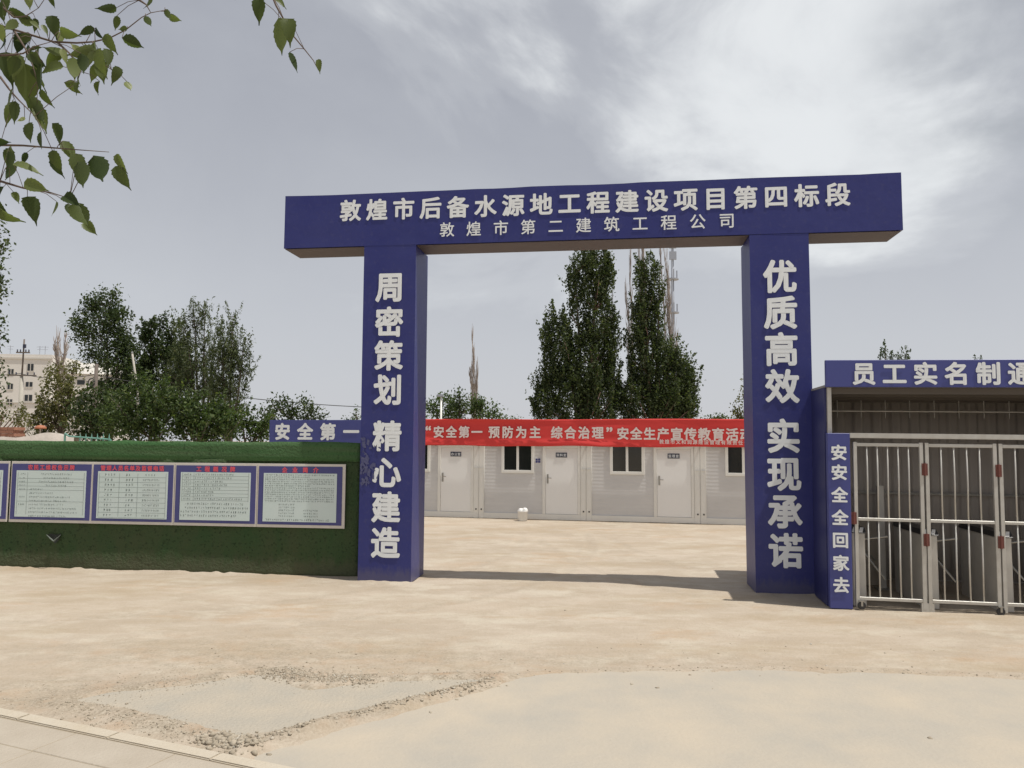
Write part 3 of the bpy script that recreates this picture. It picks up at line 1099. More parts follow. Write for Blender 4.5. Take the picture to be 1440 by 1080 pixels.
for bi, (x0, x1, title, t0, t1, lab) in enumerate(boards):
    xc = (x0 + x1) / 2
    ca, sa = math.cos(FY), math.sin(FY)
    wx, wy = -2.377 + ca * xc - sa * -0.05, 12.064 + sa * xc + ca * -0.05
    bd = thing('notice_board', (wx, wy, 0), FY, lab, 'notice board', 'notice boards on the green hoarding')
    a, c = x0 - xc, x1 - xc
    mb = MB()
    mb.box(a - 0.0225, c + 0.0195 + (0.03 if bi == 4 else 0), -0.018, 0.0, BZ0 - 0.045, BZ1 + 0.04)
    mb.build('backing_board', 'board_white', bd, bevel=0.002, segs=1)
    mb = MB()
    mb.box(a, c, -0.024, -0.0182, BZ0, BZ1)
    mb.build('blue_field', 'board_blue', bd)
    sx0, sx1, sz0, sz1 = a + 0.085, c - 0.085, 0.835, 1.592
    mb = MB()
    mb.box(sx0, sx1, -0.029, -0.0242, sz0, sz1)
    sh = mb.build('sheet', 'board_sheet', bd)
    Y = -0.0315
    mb = MB()
    if bi in (0, 1):
        hs = [sz1 - .03 - k * .062 for k in range(12)]
        for k, z in enumerate(hs):
            if k in (2, 3, 4, 5, 8):
                hline(mb, sx0 + .03, sx1 - .03, z + 0.02, Y)
            if k in (0, 1, 2, 3, 4, 6, 8):
                for q in range(4):
                    print_strokes(mb, sx0 + .07 + q * .028, z - .03, .022, .026, Y)
            xs0 = sx0 + (.30 if k in (0, 1, 2, 3) else .26)
            nn = (18, 15, 20, 12, 8, 14, 24, 22, 20, 28, 28, 22)[k]
            if k in (0, 1, 2, 3):
                xs0 = (sx0 + .22 + sx1) / 2 - nn * .0155
            for q in range(nn):
                print_strokes(mb, xs0 + q * .031, z - .03, .023, .026, Y)
        vline(mb, sx0 + .205, sz0 + .04, sz1 - .03, Y)
        vline(mb, sx0 + .03, sz0 + .04, sz1 - .03, Y)
        vline(mb, sx1 - .033, sz0 + .04, sz1 - .03, Y)
    elif bi == 2:
        for k in range(9):
            z = sz1 - .055 - k * .081
            hline(mb, sx0 + .03, sx1 - .03, z - .042, Y)
            for q in range(4 if k in (0, 2) else 3):
                print_strokes(mb, sx0 + .14 + q * .05, z, .034, .036, Y)
            for q in range(3 if k % 3 else 2):
                print_strokes(mb, sx0 + .51 + q * .05, z, .034, .036, Y)
            for q in range(4 if k == 0 else 11):
                print_strokes(mb, sx0 + (.84 if k == 0 else .80) + q * (.05 if k == 0 else .027), z, .02, .032, Y)
        for vx in (.03, .38, .70):
            vline(mb, sx0 + vx, sz0 + .03, sz1 - .03, Y)
        vline(mb, sx1 - .033, sz0 + .03, sz1 - .03, Y)
    elif bi == 3:
        for k in range(8):
            z = sz1 - .035 - k * .055
            hline(mb, sx0 + .03, sx1 - .03, z - .028, Y)
            for q in range(4):
                print_strokes(mb, sx0 + .07 + q * .032, z, .024, .028, Y)
            for q in range((18, 17, 13, 15, 12, 9, 9, 22)[k]):
                print_strokes(mb, sx0 + .26 + q * .037, z, .026, .028, Y)
        vline(mb, sx0 + .225, sz1 - .46, sz1 - .01, Y)
        vline(mb, sx0 + .03, sz1 - .46, sz1 - .01, Y)
        vline(mb, sx1 - .033, sz1 - .46, sz1 - .01, Y)
        for k, nn in enumerate((26, 28, 29, 25)):
            z = sz1 - .50 - k * .062
            for q in range(nn):
                print_strokes(mb, sx0 + (.10 if k in (0, 1) else .03) + q * .0385, z, .028, .032, Y)
    else:
        for k in range(13):
            z = sz1 - .028 - k * .034
            nn = 40 if k not in (1, 5) else 26
            for q in range(nn):
                print_strokes(mb, sx0 + .035 + q * .0285, z, .022, .022, Y)
        for k in range(5):
            z = sz1 - .49 - k * .045
            for q in range(9):
                print_strokes(mb, sx0 + .27 + q * .03, z, .022, .024, Y)
            if k > 1:
                for q in range(8):
                    print_strokes(mb, sx0 + .68 + q * .03, z, .022, .024, Y)
        for q in range(30):
            print_strokes(mb, sx0 + .06 + q * .035, sz0 + .03, .026, .028, Y)
    mb.build('printed_text', 'ink', sh)
    if title:
        lettering('title_lettering', row(title, t0 - xc, t1 - xc, 1.645, 0.088), -0.027, 'red_letter', bd, 0.045, 0.01)

# ------------------------------------------------------------------ site cabins
CY = R(-12.3)
CE = np.array([math.cos(CY), math.sin(CY)])
CN = np.array([-math.sin(CY), math.cos(CY)])
CO = np.array([-0.909, 21.5])


def cab_pt(s, n=0.0, z=0.0):
    p = CO + CE * s + CN * n
    return (p[0], p[1], z)


def copy_tree(o, parent=None):
    c = o.copy()
    COL.objects.link(c)
    c.parent = parent
    for ch in list(o.children):
        copy_tree(ch, c)
    return c


def make_cabin():
    t = thing('site_cabin', cab_pt(0), CY, 'x', 'cabin', 'white prefabricated cabins behind the gate')
    # frame: posts, rails
    for xa, xb in ((0.003, 0.15), (2.85, 2.997)):
        mb = MB()
        mb.box(xa, xb, -0.02, 0.15, 0, 2.62)
        mb.box(xa + 0.02, xb - 0.02, -0.028, -0.02, 0.20, 1.32)
        post = mb.build('corner_post', 'cabin_white', t, bevel=0.006, segs=1)
        mb = MB()
        mb.box(xa - 0.0 + 0.01, xb - 0.01, -0.045, -0.029, 1.36, 1.385)
        mb.build('tie_plate', 'cabin_white', post)
        mb = MB()
        mb.box(xa + 0.06, xa + 0.10, -0.035, -0.0285, 0.22, 0.26)
        mb.build('bolt_hole', 'black', post)
    mb = MB()
    mb.box(0.15, 2.85, -0.012, 0.14, 0.0, 0.15)
    mb.build('base_rail', 'cabin_white', t, bevel=0.004, segs=1)
    mb = MB()
    mb.box(0.15, 2.85, -0.012, 0.14, 2.44, 2.62)
    mb.build('roof_rail', 'cabin_white', t, bevel=0.004, segs=1)
    # front wall with openings for window and door
    WX0, WX1, WZ0, WZ1 = 0.64, 1.56, 1.25, 2.20
    DX0, DX1, DZ1 = 1.80, 2.846, 2.02
    mb = MB()
    mb.box(0.151, WX0, 0.02, 0.09, 0.151, 2.439)
    mb.box(WX1, DX0, 0.02, 0.09, 0.151, 2.439)
    mb.box(WX0, WX1, 0.02, 0.09, 0.151, WZ0)
    mb.box(WX0, WX1, 0.02, 0.09, WZ1, 2.439)
    mb.box(DX0, DX1, 0.02, 0.09, DZ1, 2.439)
    mb.box(0.003, 0.06, 0.151, 5.9, 0.0, 2.6)
    mb.box(2.94, 2.997, 0.151, 5.9, 0.0, 2.6)
    mb.box(0.061, 2.939, 5.83, 5.9, 0.0, 2.6)
    mb.build('wall', 'cabin_wall', t)
    mb = MB()
    mb.box(0.003, 2.997, -0.02, 5.92, 2.622, 2.68)
    mb.build('roof', 'cabin_white', t)
    # window
    mb = MB()
    y0, y1 = -0.008, 0.06
    mb.box(WX0, WX0 + .075, y0, y1, WZ0, WZ1)
    mb.box(WX1 - .075, WX1, y0, y1, WZ0, WZ1)
    mb.box(WX0 + .075, WX1 - .075, y0, y1, WZ0, WZ0 + .08)
    mb.box(WX0 + .075, WX1 - .075, y0, y1, WZ1 - .08, WZ1)
    xm = (WX0 + WX1) / 2
    mb.box(xm - .035, xm + .03, y0 + .012, y1, WZ0 + .08, WZ1 - .08)
    win = mb.build('window', 'cabin_white', t, bevel=0.004, segs=1)
    mb = MB()
    mb.box(WX0 + .075, xm - .035, 0.028, 0.036, WZ0 + .08, WZ1 - .08)
    mb.build('pane', 'glass', win)
    mb = MB()
    mb.box(xm + .03, WX1 - .075, 0.036, 0.044, WZ0 + .08, WZ1 - .08)
    mb.build('pane', 'glass', win)
    mb = MB()
    mb.box(0.07, 2.93, 0.5, 0.56, 0.1, 2.6)
    mb.build('room_partition', 'black', t)
    # door
    mb = MB()
    mb.box(DX0, DX0 + .085, -0.015, 0.07, 0.151, DZ1)
    mb.box(DX1 - .075, DX1, -0.015, 0.07, 0.151, DZ1)
    mb.box(DX0 + .085, DX1 - .075, -0.015, 0.07, 1.93, DZ1)
    mb.build('door_frame', 'cabin_white', t, bevel=0.005, segs=1)
    mb = MB()
    mb.box(DX0 + .088, DX1 - .078, 0.004, 0.05, 0.155, 1.927)
    dr = mb.build('door', 'door_white', t, bevel=0.004, segs=1)
    hx = DX0 + .145
    mb = MB()
    mb.box(hx - .022, hx + .022, -0.008, 0.002, 0.98, 1.23)
    mb.tube([(hx, -0.004, 1.13), (hx, -0.05, 1.13), (hx + .11, -0.05, 1.125)], 0.010, 6)
    mb.build('handle', 'steel', dr)
    mb = MB()
    sx = (DX0 + DX1) / 2
    mb.box(sx - .155, sx + .155, -0.006, 0.002, 1.69, 1.82)
    mb.build('name_plate', 'dark', dr)
    return t


proto = make_cabin()
cab_specs = [(0, '资料室', 'white cabin with a bucket standing at the foot of its wall'),
             (-1, '办公室', 'white cabin next to the left gate pillar, its door farthest left'),
             (1, '监理室', 'white cabin with window and door both in full view, no bucket in front'),
             (2, '会议室', 'white cabin mostly hidden behind the right gate pillar, only its window showing')]
cabins = [proto] + [copy_tree(proto) for _ in cab_specs[1:]]
for cb, (idx, nm, lab) in zip(cabins, cab_specs):
    cb.location = cab_pt(idx * 3.0)
    cb['label'] = lab
    for ch in cb.children:
        if ch.name.startswith('door') and not ch.name.startswith('door_frame'):
            lettering('door_lettering', row(nm, 2.323 - .095, 2.323 + .095, 1.755, 0.085), -0.009, 'white_letter', ch, 0.02, 0.01)
    if idx == 0:
        mb = MB()
        mb.box(1.60, 1.745, 0.008, 0.018, 1.53, 1.66)
        pn = mb.build('wall_notice', 'plastic_white', cb)
        mb = MB()
        for (a, b_, c_, d_) in ((1.605, 1.665, 1.60, 1.652), (1.675, 1.738, 1.60, 1.652), (1.605, 1.665, 1.537, 1.592), (1.675, 1.738, 1.537, 1.592)):
            mb.box(a, b_, 0.003, 0.0078, c_, d_)
        mb.build('notice_print', 'board_blue', pn)

# blue sign along the roof edge, red banner hung over it
sign = thing('roof_sign', cab_pt(-6.38, -0.16), CY, 'blue sign board with white characters, partly behind left gate pillar above hoarding', 'sign')
mb = MB()
mb.box(0, 15.4, 0, 0.05, 2.02, 2.715)
sp = mb.build('sign_panel', 'blue_sign', sign, bevel=0.004, segs=1)
lettering('lettering', row('安全第一', 0.43, 2.60, 2.375, 0.50), -0.008, 'white_letter', sp, 0.045, 0.008, 1.0)
mb = MB()
for k in range(2):
    mb.box(0.6 + k * 2.2, 0.66 + k * 2.2, 0.052, 0.112, 0.0, 2.5)
for k in range(4):
    mb.box(3.5 + k * 3.0, 3.54 + k * 3.0, 0.052, 0.139, 2.3, 2.34)
mb.build('bracket', 'steel', sign)

ban = thing('banner', cab_pt(-2.0, -0.20), CY, 'long red cloth banner with white slogan stretched above the cabin doors', 'banner')
X, Z = np.meshgrid(np.linspace(0, 10.4, 260), np.linspace(0, 1, 22))
sag = 0.02 * np.sin(X * 1.7) + 0.012 * np.sin(X * 4.1 + 1)
zt = 2.728 + 0.008 * np.sin(X * 1.1)
zb = 1.995 + sag * 0.5
fold = 0.055 * vnoise(X * 0.8 + Z * 0.6, Z * 6.0, 41) + 0.022 * vnoise(X * 2.2, Z * 11, 42)
fold = fold * (0.22 + 0.78 * sstep(0.25, 0.5, np.abs(Z - 0.56))) * (1 - 0.75 * sstep(6.3, 7.0, X))
V = np.stack([X.ravel(), (-0.025 - fold).ravel(), (zb + (zt - zb) * Z).ravel()], 1)
i = np.arange(21)[:, None] * 260 + np.arange(259)[None]
Fq = np.stack([i, i + 1, i + 261, i + 260], -1).reshape(-1, 4)
cl = np_mesh('cloth', V, Fq, 'banner', ban, smooth=True)
so = cl.modifiers.new('thickness', 'SOLIDIFY')
so.thickness = 0.004
so.offset = 1
its = []
off = 2.0
its += [('“', -1.30 + off, 2.40, .42)]
its += row('安全第一', -1.105 + off, 0.0 + off, 2.375, .34)
its += row('预防为主', 0.49 + off, 1.64 + off, 2.372, .34)
its += row('综合治理', 2.235 + off, 3.345 + off, 2.365, .34)
its += [('”', 3.77 + off, 2.37, .42)]
its += row('安全生产宣传教育活动', 4.014 + off, 7.16 + off, 2.345, .34, 2.325)
lettering('slogan_lettering', its, -0.067, 'banner_letter', cl, 0.036, 0.006, 0.95)
lettering('sponsor_lettering', row('敦煌市文和润源建设管理有限责任公司', 5.02 + off, 7.30 + off, 2.135, .125, 2.115), -0.067, 'banner_letter', cl, 0.02, 0.006)

# white bucket
g = ground(735, 732)
bk = thing('bucket', (g[0], g[1], 0), 0, 'small white plastic bucket with bulging contents standing before a cabin', 'bucket')
MB().lathe([(0.115, 0.0), (0.125, 0.01), (0.135, 0.24), (0.142, 0.245), (0.142, 0.262), (0.128, 0.265), (0.120, 0.25)], sides=24).build('pail', 'plastic_white', bk, smooth=True)
bm = bmesh.new()
for cx_, cy_, cz_, rr in ((-.055, 0, .262, .07), (.06, -.01, .27, .075), (0.0, .05, .265, .06)):
    r_ = bmesh.ops.create_icosphere(bm, subdivisions=3, radius=rr)
    for v in r_['verts']:
        v.co += Vector((cx_, cy_, cz_)) + v.co * (0.12 * float(vnoise(v.co.x * 40, v.co.z * 40 + v.co.y * 30, 3)) - .05)
bm_obj(bm, 'contents', 'plastic_white', bk, True)

# ------------------------------------------------------------------ workers' passage with folding gate
PY = R(-9.0)
PO = np.array([4.11, 10.09])
PE = np.array([math.cos(PY), math.sin(PY)])
PN = np.array([-math.sin(PY), math.cos(PY)])


def pas(s, n=0.0, z=0.0):
    p = PO + PE * s + PN * n
    return (p[0], p[1], z - 0.008 * s)


PW, PD = 4.06, 2.35
sh_ = thing('entrance_shelter', pas(0), PY, 'blue fronted entrance shelter for workers to the right of the gate', 'shelter', tilt=0.008)
mb = MB()
mb.box(0.0, PW, -0.07, -0.004, 2.845, 3.20)
fa = mb.build('fascia', 'blue_sign', sh_, bevel=0.005, segs=1)
lettering('lettering', row('员工实名制通道', 0.47, 2.715, 3.02, 0.30), -0.078, 'white_letter', fa, 0.037, 0.012)
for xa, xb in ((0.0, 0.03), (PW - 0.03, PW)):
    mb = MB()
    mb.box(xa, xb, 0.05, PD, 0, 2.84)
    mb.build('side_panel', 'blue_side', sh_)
# corrugated back wall
nx = 200
xs = np.linspace(0.031, PW - 0.031, nx)
yy = PD - 0.02 + 0.018 * np.sign(np.sin(xs * 2 * math.pi / 0.28)) * np.clip(np.abs(np.sin(xs * 2 * math.pi / 0.28)) * 2.5, 0, 1)
V = np.concatenate([np.stack([xs, yy, np.zeros(nx)], 1), np.stack([xs, yy, np.full(nx, 2.83)], 1)])
i = np.arange(nx - 1)
bw = np_mesh('back_wall', V, np.stack([i, i + 1, i + 1 + nx, i + nx], 1), 'corrug', sh_)
so = bw.modifiers.new('thickness', 'SOLIDIFY')
so.thickness = 0.006
mb = MB()
mb.box(0.0, PW, -0.003, PD + 0.1, 2.845, 2.875)
mb.build('roof', 'roof_sheet', sh_)
for k in range(4):
    mb = MB()
    y = 0.06 + k * 0.66
    mb.box(0.031, PW - 0.031, y, y + 0.05, 2.76, 2.842)
    mb.build('purlin', 'bark_dark', sh_)
for xa in (0.032, PW - 0.082):
    mb = MB()
    mb.box(xa, xa + 0.05, 0.0, 0.048, 0.0, 2.842)
    mb.build('corner_post', 'galv', sh_)
for xa, xb in ((0.0, 0.275), (PW - 0.275, PW)):
    mb = MB()
    mb.box(xa, xb, -0.10, -0.004, 0.0, 2.24)
    fc = mb.build('front_column', 'blue_sign', sh_, bevel=0.005, segs=1)
    if xa == 0.0:
        lettering('lettering', [(ch, 0.135, z, 0.205) for ch, z in zip('安安全全回家去', (1.99, 1.735, 1.445, 1.155, 0.868, 0.578, 0.300))], -0.108, 'white_letter', fc, 0.036, 0.012)
mb = MB()
mb.box(0.277, PW - 0.277, -0.085, -0.03, 2.18, 2.245)
mb.build('top_rail', 'galv', sh_, bevel=0.006)
# ceiling pipe with hangers
mb = MB()
mb.tube([(0.06, 1.55, 2.60), (PW - 0.06, 1.55, 2.60)], 0.012, 6)
pp = mb.build('ceiling_pipe', 'galv', sh_)
for k in range(9):
    mb = MB()
    mb.tube([(0.2 + k * 0.34, 1.55, 2.60), (0.2 + k * 0.34, 1.55, 2.76)], 0.006, 5)
    mb.tube([(0.2 + k * 0.34, 1.55, 2.60), (0.2 + k * 0.34, 1.55, 2.50)], 0.005, 5)
    mb.build('hanger', 'galv', pp)
mb = MB()
mb.tube([(0.04, PD - 0.12, 1.35), (PW - 0.04, PD - 0.12, 1.35)], 0.022, 6)
mb.build('wall_rail', 'galv', sh_)

fg = thing('folding_gate', pas(0.31, -0.055), PY, 'galvanised folding gate of barred leaves with rusty red hinges', 'gate', tilt=0.008)
LW = 0.868


def make_leaf(x0, x1, nb):
    t = 0.022
    mb = MB()
    mb.box(x0 + .012, x0 + .012 + 2 * t, -t, t, 0.03, 2.13)
    mb.box(x1 - .012 - 2 * t, x1 - .012, -t, t, 0.03, 2.13)
    a, b_ = x0 + .012 + 2 * t, x1 - .012 - 2 * t
    mb.box(a, b_, -t + .002, t - .002, 2.075, 2.118)
    mb.box(a, b_, -t + .002, t - .002, 1.12, 1.158)
    mb.box(a, b_, -t + .002, t - .002, 0.115, 0.155)
    lf = mb.build('gate_leaf', 'galv', fg, bevel=0.003, segs=1)
    for k in range(nb):
        x = a + (b_ - a) * (k + 1) / (nb + 1)
        w = random.uniform(-.006, .006)
        m2 = MB()
        m2.tube([(x, 0, 0.155), (x + w, 0, 0.6), (x, 0, 1.12)], 0.0105, 7)
        m2.tube([(x, 0, 1.158), (x - w, 0, 1.6), (x, 0, 2.075)], 0.0105, 7)
        m2.build('bar', 'galv', lf, smooth=True)
    return lf


for k in range(4):
    make_leaf(k * LW, (k + 1) * LW, 5 if k == 0 else 4)
for k in range(0, 5):
    for z in ((1.79, 0.90) if 0 < k < 4 else (1.15,)):
        mb = MB()
        xx = k * LW
        xx += 0.0 if k < 4 else -0.02
        mb.box(xx - 0.034, xx + 0.034, -0.034, -0.0225, z - 0.075, z + 0.075)
        mb.tube([(xx, -0.032, z - 0.08), (xx, -0.032, z + 0.08)], 0.013, 8)
        mb.build('hinge', 'rust', fg, bevel=0)
for xx in (0.07, 1.70):
    mb = MB()
    mb.lathe([(0.012, -0.013), (0.045, -0.013), (0.05, -0.006), (0.05, 0.006), (0.045, 0.013), (0.012, 0.013)], sides=18)
    mb.v = [(xx + 0.0 + v[0], -0.045 + v[2], 0.05 + v[1]) for v in mb.v]
    cs = mb.build('castor', 'black', fg)
    mb = MB()
    mb.box(xx - 0.03, xx + 0.03, -0.066, -0.024, 0.103, 0.113)
    mb.box(xx - 0.012, xx + 0.012, -0.066, -0.062, 0.045, 0.102)
    mb.build('fork', 'steel', cs)
mb = MB()
mb.box(LW - 0.075, LW + 0.075, -0.02, 0.02, -0.0, 0.11)
mb.build('foot_plate', 'galv', fg)


def turnstile(s, n, label):
    t = thing('turnstile', pas(s, n), PY, label, 'turnstile', 'turnstile cabinets inside the shelter')
    mb = MB()
    mb.box(-0.085, 0.085, 0, 1.15, 0.0, 0.94)
    cab = mb.build('cabinet', 'cabinet', t, bevel=0.01)
    mb = MB()
    mb.box(-0.066, 0.066, -0.004, -0.0005, 0.10, 0.86)
    mb.build('access_panel', 'cabinet', cab)
    mb = MB()
    b = len(mb.v)
    mb.v += [(-0.095, -0.02, 0.942), (0.095, -0.02, 0.942), (0.095, 1.17, 0.942), (-0.095, 1.17, 0.942),
             (-0.095, 0.05, 1.01), (0.095, 0.05, 1.01), (0.095, 1.10, 1.01), (-0.095, 1.10, 1.01)]
    mb.f += [tuple(b + q for q in f) for f in ((0, 3, 2, 1), (4, 5, 6, 7), (0, 1, 5, 4), (1, 2, 6, 5), (2, 3, 7, 6), (3, 0, 4, 7))]
    tp = mb.build('top_cover', 'black', t)
    mb = MB()
    for k in range(2):
        xa = -0.08 + k * 0.085
        mb.quad((xa, -0.0175 + .004, 0.949), (xa + .045, -0.0175 + .004, 0.949), (xa + .075, 0.040, 1.007), (xa + .03, 0.040, 1.007))
    mb.v = [(v[0], v[1] - 0.006, v[2] + 0.004) for v in mb.v]
    mb.build('stripe', 'plastic_white', tp)
    for k in range(3):
        a = R(90 + 120 * k + 20)
        mb = MB()
        mb.tube([(0.09, 0.55, 0.78), (0.09 + 0.46 * (0.75 if k else 0.9), 0.55 + 0.25 * math.cos(a), 0.74 + 0.33 * (math.sin(a) - 0.6))], 0.016, 8)
        mb.build('barrier_arm', 'steel', t)
    return t


turnstile(0.42, 0.12, 'turnstile cabinet just right of the narrow blue lettered column')
turnstile(1.30, 0.12, 'turnstile cabinet behind the first pair of hinged gate posts')
turnstile(2.18, 0.12, 'turnstile cabinet behind the second pair of hinged gate posts')
ib = thing('leaning_board', pas(1.02, 1.75), PY, 'tan board leaning against the back of the shelter', 'board')
mb = MB()
mb.v = [(-.16, 0.0, 0), (.18, 0.0, 0), (.18, 0.03, 0), (-.16, 0.03, 0), (-.16, 0.30, .92), (.18, 0.30, .92), (.18, 0.33, .92), (-.16, 0.33, .92)]
mb.f = [(0, 3, 2, 1), (4, 5, 6, 7), (0, 1, 5, 4), (1, 2, 6, 5), (2, 3, 7, 6), (3, 0, 4, 7)]
mb.build('plank_sheet', 'tan', ib)
ip = thing('standing_post', pas(1.10, 1.45), PY, 'pale square post standing inside the shelter near the back rail', 'post')
MB().box(-.045, .045, -.03, .03, 0, 1.50).build('shaft', 'cabinet', ip, bevel=0.004)
MB().box(-.10, .10, -.10, .10, 0, 0.02).build('base_plate', 'steel', ip)


# ------------------------------------------------------------------ foliage tools
def unit(v):
    return v / np.maximum(np.linalg.norm(v, axis=1, keepdims=True), 1e-9)


def leaf_cloud(name, C, size, mat, parent, updir=0.0, asp=0.6):
    """C (n,3) leaf centres in the parent's local frame; each leaf is a small folded kite"""
    n = len(C)
    ax = RNG.normal(0, 1, (n, 3))
    ax[:, 2] += updir
    ax = unit(ax)
    o = RNG.normal(0, 1, (n, 3))
    sd = unit(np.cross(ax, o))
    nr = np.cross(ax, sd)
    L = size * RNG.uniform(0.6, 1.35, (n, 1))
    W = L * asp * 0.5
    V = np.empty((n, 4, 3))
    V[:, 0] = C - ax * L * .5
    V[:, 1] = C + sd * W + nr * W * .35
    V[:, 2] = C + ax * L * .5
    V[:, 3] = C - sd * W + nr * W * .35
    Fq = np.arange(n * 4).reshape(n, 4)
    return np_mesh(name, V.reshape(-1, 3), Fq, mat, parent)


def lobe_centres(lobes, D, vstretch, dens, bx, by, leaf_n, csize, depth_k=0.8, spray=0.0, out=0.35):
    """clusters of leaves inside ellipsoid lobes given as (px,py,rx,ry[,k]) on the picture at distance D"""
    cl, lv = [], []
    for lb in lobes:
        px, py, rx, ry = lb[:4]
        k = lb[4] if len(lb) > 4 else 1.0
        c = at(px, py, D)
        sx, sz = rx * D / F_PX, ry * D / F_PX
        sy = max(min(sx, sz) * depth_k, 0.3)
        n = max(5, int(3.6 * dens * k * sx * sz / (csize * csize * 1.6)))
        u = unit(RNG.normal(0, 1, (n, 3)))
        r = RNG.uniform(0.25, 1.0, (n, 1)) ** 0.55
        P = c + u * r * np.array([sx, sy, sz])
        cl.append(P)
        for p in P:
            m = int(leaf_n * RNG.uniform(0.4, 1.4))
            if spray > 0:                        # leaves strung along an upward shoot
                dv = np.array([(p[0] - c[0]) / max(sx, .2) * out, (p[1] - c[1]) / max(sy, .2) * out, 1.0]) + RNG.normal(0, 0.16 + 0.3 * out, 3)
                dv /= np.linalg.norm(dv)
                ls = spray * RNG.uniform(0.5, 1.3)
                tt = RNG.uniform(0, 1, (m, 1)) ** 1.15
                lv.append(p + (tt - .35) * ls * dv + RNG.normal(0, 1, (m, 3)) * (0.36 * csize) * (1.05 - 0.8 * tt))
                continue
            q = RNG.normal(0, 1, (m, 3)) * csize * 0.5 * np.array([1, 1, vstretch])
            q[:, 0] += 0.12 * q[:, 2] * RNG.normal()
            lv.append(p + q)
    return np.vstack(cl), np.vstack(lv)


def make_tree(name, base_px, D, lobes, label, cat='tree', group=None, mat='leaf_dark', bark='bark', vstretch=1.0, dens=1.0, leaf_n=34, csize=0.45,
              leaf=0.17, trunk_px=None, limbs=40, trunk_r=None, updir=0.3, limb_r=0.03, asp=0.6, base_y=None, limb_mat=None, spray=0.0, out=0.35):
    b = at(base_px, 600, D)
    t = thing(name, (b[0], b[1], 0), 0, label, cat, group)
    off = np.array([b[0], b[1], 0])
    cl, lv = lobe_centres(lobes, D, vstretch, dens, b[0], b[1], leaf_n, csize, 0.8, spray, out)
    lv = lv[lv[:, 2] > 0.15]
    tops = trunk_px or [max(((l[0], l[1] - 0.4 * l[3]) for l in lobes), key=lambda q: -q[1])]
    mb = MB()
    paths = []
    H = cl[:, 2].max()
    r0 = trunk_r or 0.013 * H + 0.04
    for tp in tops:
        e = at(tp[0], tp[1], D) - off
        pts = []
        for k in range(9):
            s = k / 8
            w = 0.02 * H * np.array([math.sin(s * 5 + tp[0]), math.cos(s * 4 + tp[1]), 0]) * s * (1 - s)
            pts.append(np.array([e[0] * s ** 1.25, e[1] * s, e[2] * s]) + w)
        paths.append(np.array(pts))
        mb.tube(pts, [r0 * (1 - 0.88 * k / 8) / (1 if len(tops) == 1 else 1.25) for k in range(9)], 7)
    mb.build('trunk', bark, t, smooth=True)
    mb = MB()
    sel = RNG.permutation(len(cl))[:limbs]
    for j in sel:
        p = cl[j] - off
        best = None
        for P in paths:
            zt_ = p[2] - (0.35 + 0.5 * min(1.5, vstretch - 0.5)) * np.linalg.norm((p - P[-1])[:2]) - 0.3
            k = int(np.argmin(np.abs(P[:, 2] - max(zt_, 0.25 * p[2]))))
            d = np.linalg.norm(P[k] - p)
            if best is None or d < best[0]:
                best = (d, P[k])
        q = best[1]
        mid = (q + p) / 2 + np.array([0, 0, -0.06 * best[0]]) + RNG.normal(0, 0.04 * best[0], 3)
        mb.tube([q, mid, p], [limb_r * (0.6 + 0.25 * best[0]), limb_r * 0.8, limb_r * 0.3], 5)
    if sel.size:
        mb.build('limbs', limb_mat or bark, t, smooth=True)
    leaf_cloud('crown', lv - off, leaf, mat, t, updir, asp)
    return t


def bare_tree(name, base_px, D, stems, label, spread=8, n=60, mat='bark_pale', z0=0.0, r=0.07, twig=0.012, group=None):
    """leafless, steeply upward-branching poplar: stems (px_top, py_top, px_bottom, py_bottom)"""
    b = at(base_px, 600, D)
    off = np.array([b[0], b[1], 0])
    t = thing(name, (b[0], b[1], 0), 0, label, 'tree', group)
    mbt, mbb = MB(), MB()
    for (tx, ty, bx, by) in stems:
        e = at(tx, ty, D) - off
        s0 = at(bx, by, D) - off
        s0[2] = 0 if by >= 600 else s0[2]
        P = [s0 + (e - s0) * k / 7 + np.array([0.05 * math.sin(k * 1.7 + tx), 0.05 * math.cos(k * 2.1), 0]) for k in range(8)]
        mbt.tube(P, [r * (1 - 0.85 * k / 7) for k in range(8)], 6)
        Ht = np.linalg.norm(e - s0)
        for _ in range(n):
            k = RNG.uniform(0.25, 0.97)
            i0 = min(6, int(k * 7))
            q = P[i0] + (P[i0 + 1] - P[i0]) * (k * 7 - i0)
            a = RNG.uniform(0, 6.28)
            L = Ht * RNG.uniform(0.08, 0.24) * (1.15 - k * 0.6)
            w = spread * D / F_PX * RNG.uniform(0.3, 1.0) * (1.2 - k)
            p1 = q + np.array([math.cos(a) * w * .7, math.sin(a) * w * .7, L * .45])
            p2 = q + np.array([math.cos(a) * w, math.sin(a) * w, L])
            mbb.tube([q, p1, p2], [twig * 1.6, twig * 1.1, twig * 0.4], 4, cap=False)
    mbt.build('trunk', mat, t, smooth=True)
    mbb.build('branches', mat, t, smooth=True)
    return t


